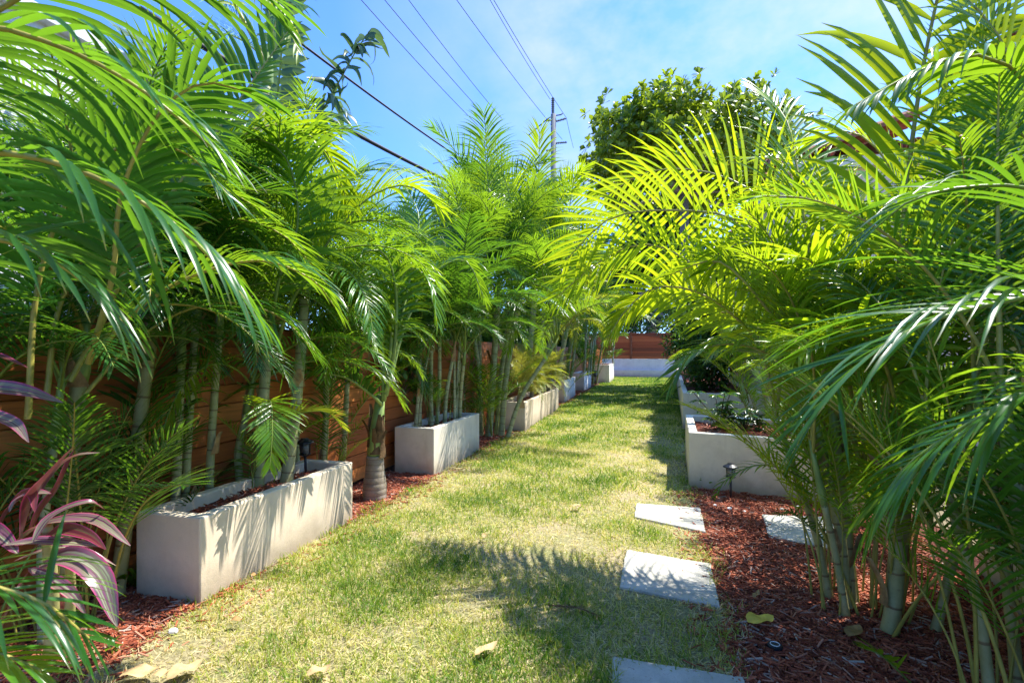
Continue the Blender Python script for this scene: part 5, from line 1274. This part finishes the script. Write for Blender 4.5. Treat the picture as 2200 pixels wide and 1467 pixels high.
# pebbles
for i, (px, py, r, lab) in enumerate(((1567, 1092, .018, 'largest white pebble on the mulch below the path light'), (1536, 1085, .014, 'white pebble left of the path light stake'), (1600, 1098, .010, 'small white pebble right of the largest one'), (1680, 1094, .016, 'white pebble above the lone flagstone'), (1715, 1088, .014, 'white pebble by the foot of the white planter near the palms'), (372, 1355, .02, 'pale stone on the mulch before the nearest planter corner'))):
    import bmesh
    bm = bmesh.new(); bmesh.ops.create_icosphere(bm, subdivisions=2, radius=r)
    for v in bm.verts: v.co = Vector((v.co.x * 1.25, v.co.y, v.co.z * .75)) * (1 + .14 * math.sin(v.co.x * 160 + i) * math.cos(v.co.y * 140))
    me = bpy.data.meshes.new('pebble'); bm.to_mesh(me); bm.free(); me.materials.append(M['pebble'])
    o = link('pebble', me, None, gp(px, py, .018)); tag(o, lab, 'stone', 'white pebbles on the mulch')
# weeds
def weed(lab, px, py, n, ll, lw, seed, m='vine'):
    p = gp(px, py); rng = np.random.default_rng(seed)
    a = rng.uniform(0, 6.28, n); D = np.stack([np.cos(a), np.sin(a), rng.uniform(.2, 1.2, n)], 1)
    O = np.stack([rng.normal(0, .015, n), rng.normal(0, .015, n), rng.uniform(0, .05, n)], 1)
    o = link('weed', scatter('weed', LEAF6, O, D, np.tile([[0, 0, 1.]], (n, 1)), ll * rng.uniform(.7, 1.2, n), np.full(n, lw), [M[m]]), None, p)
    tag(o, lab, 'weed', 'small weeds by the planters')
weed('little weed at the foot of the white planter right of the path light', 1648, 1062, 14, .05, .022, 1)
weed('weed with strap leaves at the left corner of the white planter', 1512, 1048, 12, .13, .012, 2, 'areca')
weed('pale three leaved weed at the lawn edge by the ringed palm', 883, 1063, 6, .07, .025, 3)
weed('tiny green weed on the mulch at the lower left', 245, 1402, 9, .05, .02, 4)
weed('fern like weed between the nearest planter end and the ringed palm', 772, 1010, 26, .09, .02, 5, 'shrub')
weed('thin grassy sprout in front of the nearest planter end', 285, 1265, 16, .22, .010, 6, 'areca_fresh')

# ------------------------------------------------------------------ light, sky, camera
SUN = Vector((.42, .40, 1.0)).normalized()
w = bpy.data.worlds.new('World'); SC.world = w; w.use_nodes = True
nt = w.node_tree; nt.nodes.clear()
sky = nt.nodes.new('ShaderNodeTexSky'); sky.sky_type = 'NISHITA'; sky.sun_disc = False
sky.sun_elevation = math.asin(SUN.z); sky.sun_rotation = math.atan2(SUN.x, SUN.y)
sky.air_density = 1.0; sky.dust_density = .6; sky.ozone_density = 1.4
bg = nt.nodes.new('ShaderNodeBackground'); bg.inputs[1].default_value = .15
tcw = nt.nodes.new('ShaderNodeTexCoord')
cl = noise(nt, 1.7, 6, .55, scaled(nt, tcw.outputs['Generated'], (1.2, 1.2, 2.6)))
cr = ramp(nt, [(.50, (0, 0, 0)), (.78, (1, 1, 1))]); nt.links.new(cl, cr.inputs[0])
skc = mixc(nt, mathn(nt, 'MULTIPLY', cr.outputs[0], .45), sky.outputs[0], (2.6, 2.9, 3.1))
skc = mixc(nt, 1.0, skc, (.33, .55, .98), 'MULTIPLY')
d0 = (FWD + RGT * ((1500 - CX) / FPX) + UPV * ((HY - 30) / FPX)).normalized()
dt = nt.nodes.new('ShaderNodeVectorMath'); dt.operation = 'DOT_PRODUCT'
nt.links.new(tcw.outputs['Generated'], dt.inputs[0]); dt.inputs[1].default_value = tuple(d0)
hz = ramp(nt, [(.84, (0, 0, 0)), (.94, (.35, .35, .35)), (.985, (1, 1, 1))]); nt.links.new(dt.outputs['Value'], hz.inputs[0])
wisp = noise(nt, 3.0, 6, .6, scaled(nt, tcw.outputs['Generated'], (1, 1, 1.6)))
wr = ramp(nt, [(.36, (.04, .04, .04)), (.66, (1, 1, 1))]); nt.links.new(wisp, wr.inputs[0])
skc = mixc(nt, mathn(nt, 'MULTIPLY', mathn(nt, 'MULTIPLY', hz.outputs[0], wr.outputs[0]), .85), skc, (2.25, 2.4, 2.5))
nt.links.new(skc, bg.inputs[0])
o = nt.nodes.new('ShaderNodeOutputWorld'); nt.links.new(bg.outputs[0], o.inputs[0])

sl = bpy.data.lights.new('sun', 'SUN'); sl.energy = 3.7; sl.angle = math.radians(.53); sl.color = (1, .955, .87)
so = bpy.data.objects.new('sun', sl); COL.objects.link(so)
so.rotation_euler = (-SUN).to_track_quat('-Z', 'Y').to_euler(); so.location = SUN * 50

cd = bpy.data.cameras.new('camera'); cam = bpy.data.objects.new('camera', cd); COL.objects.link(cam)
cam.location = CAM; cam.rotation_euler = (math.radians(90), 0, TH)
cd.sensor_width = 36; cd.lens = 18.0; cd.shift_y = (HY - 733.5) / 2200
cd.clip_start = .02; cd.clip_end = 1500
cd.dof.use_dof = True; cd.dof.focus_distance = 5.0; cd.dof.aperture_fstop = 7.0
SC.camera = cam
SC.view_settings.view_transform = 'Standard'; SC.view_settings.look = 'None'; SC.view_settings.exposure = 1.55; SC.view_settings.gamma = 1
try:
    SC.cycles.max_bounces = 8; SC.cycles.transmission_bounces = 4; SC.cycles.diffuse_bounces = 4; SC.cycles.use_denoising = True
except Exception: pass
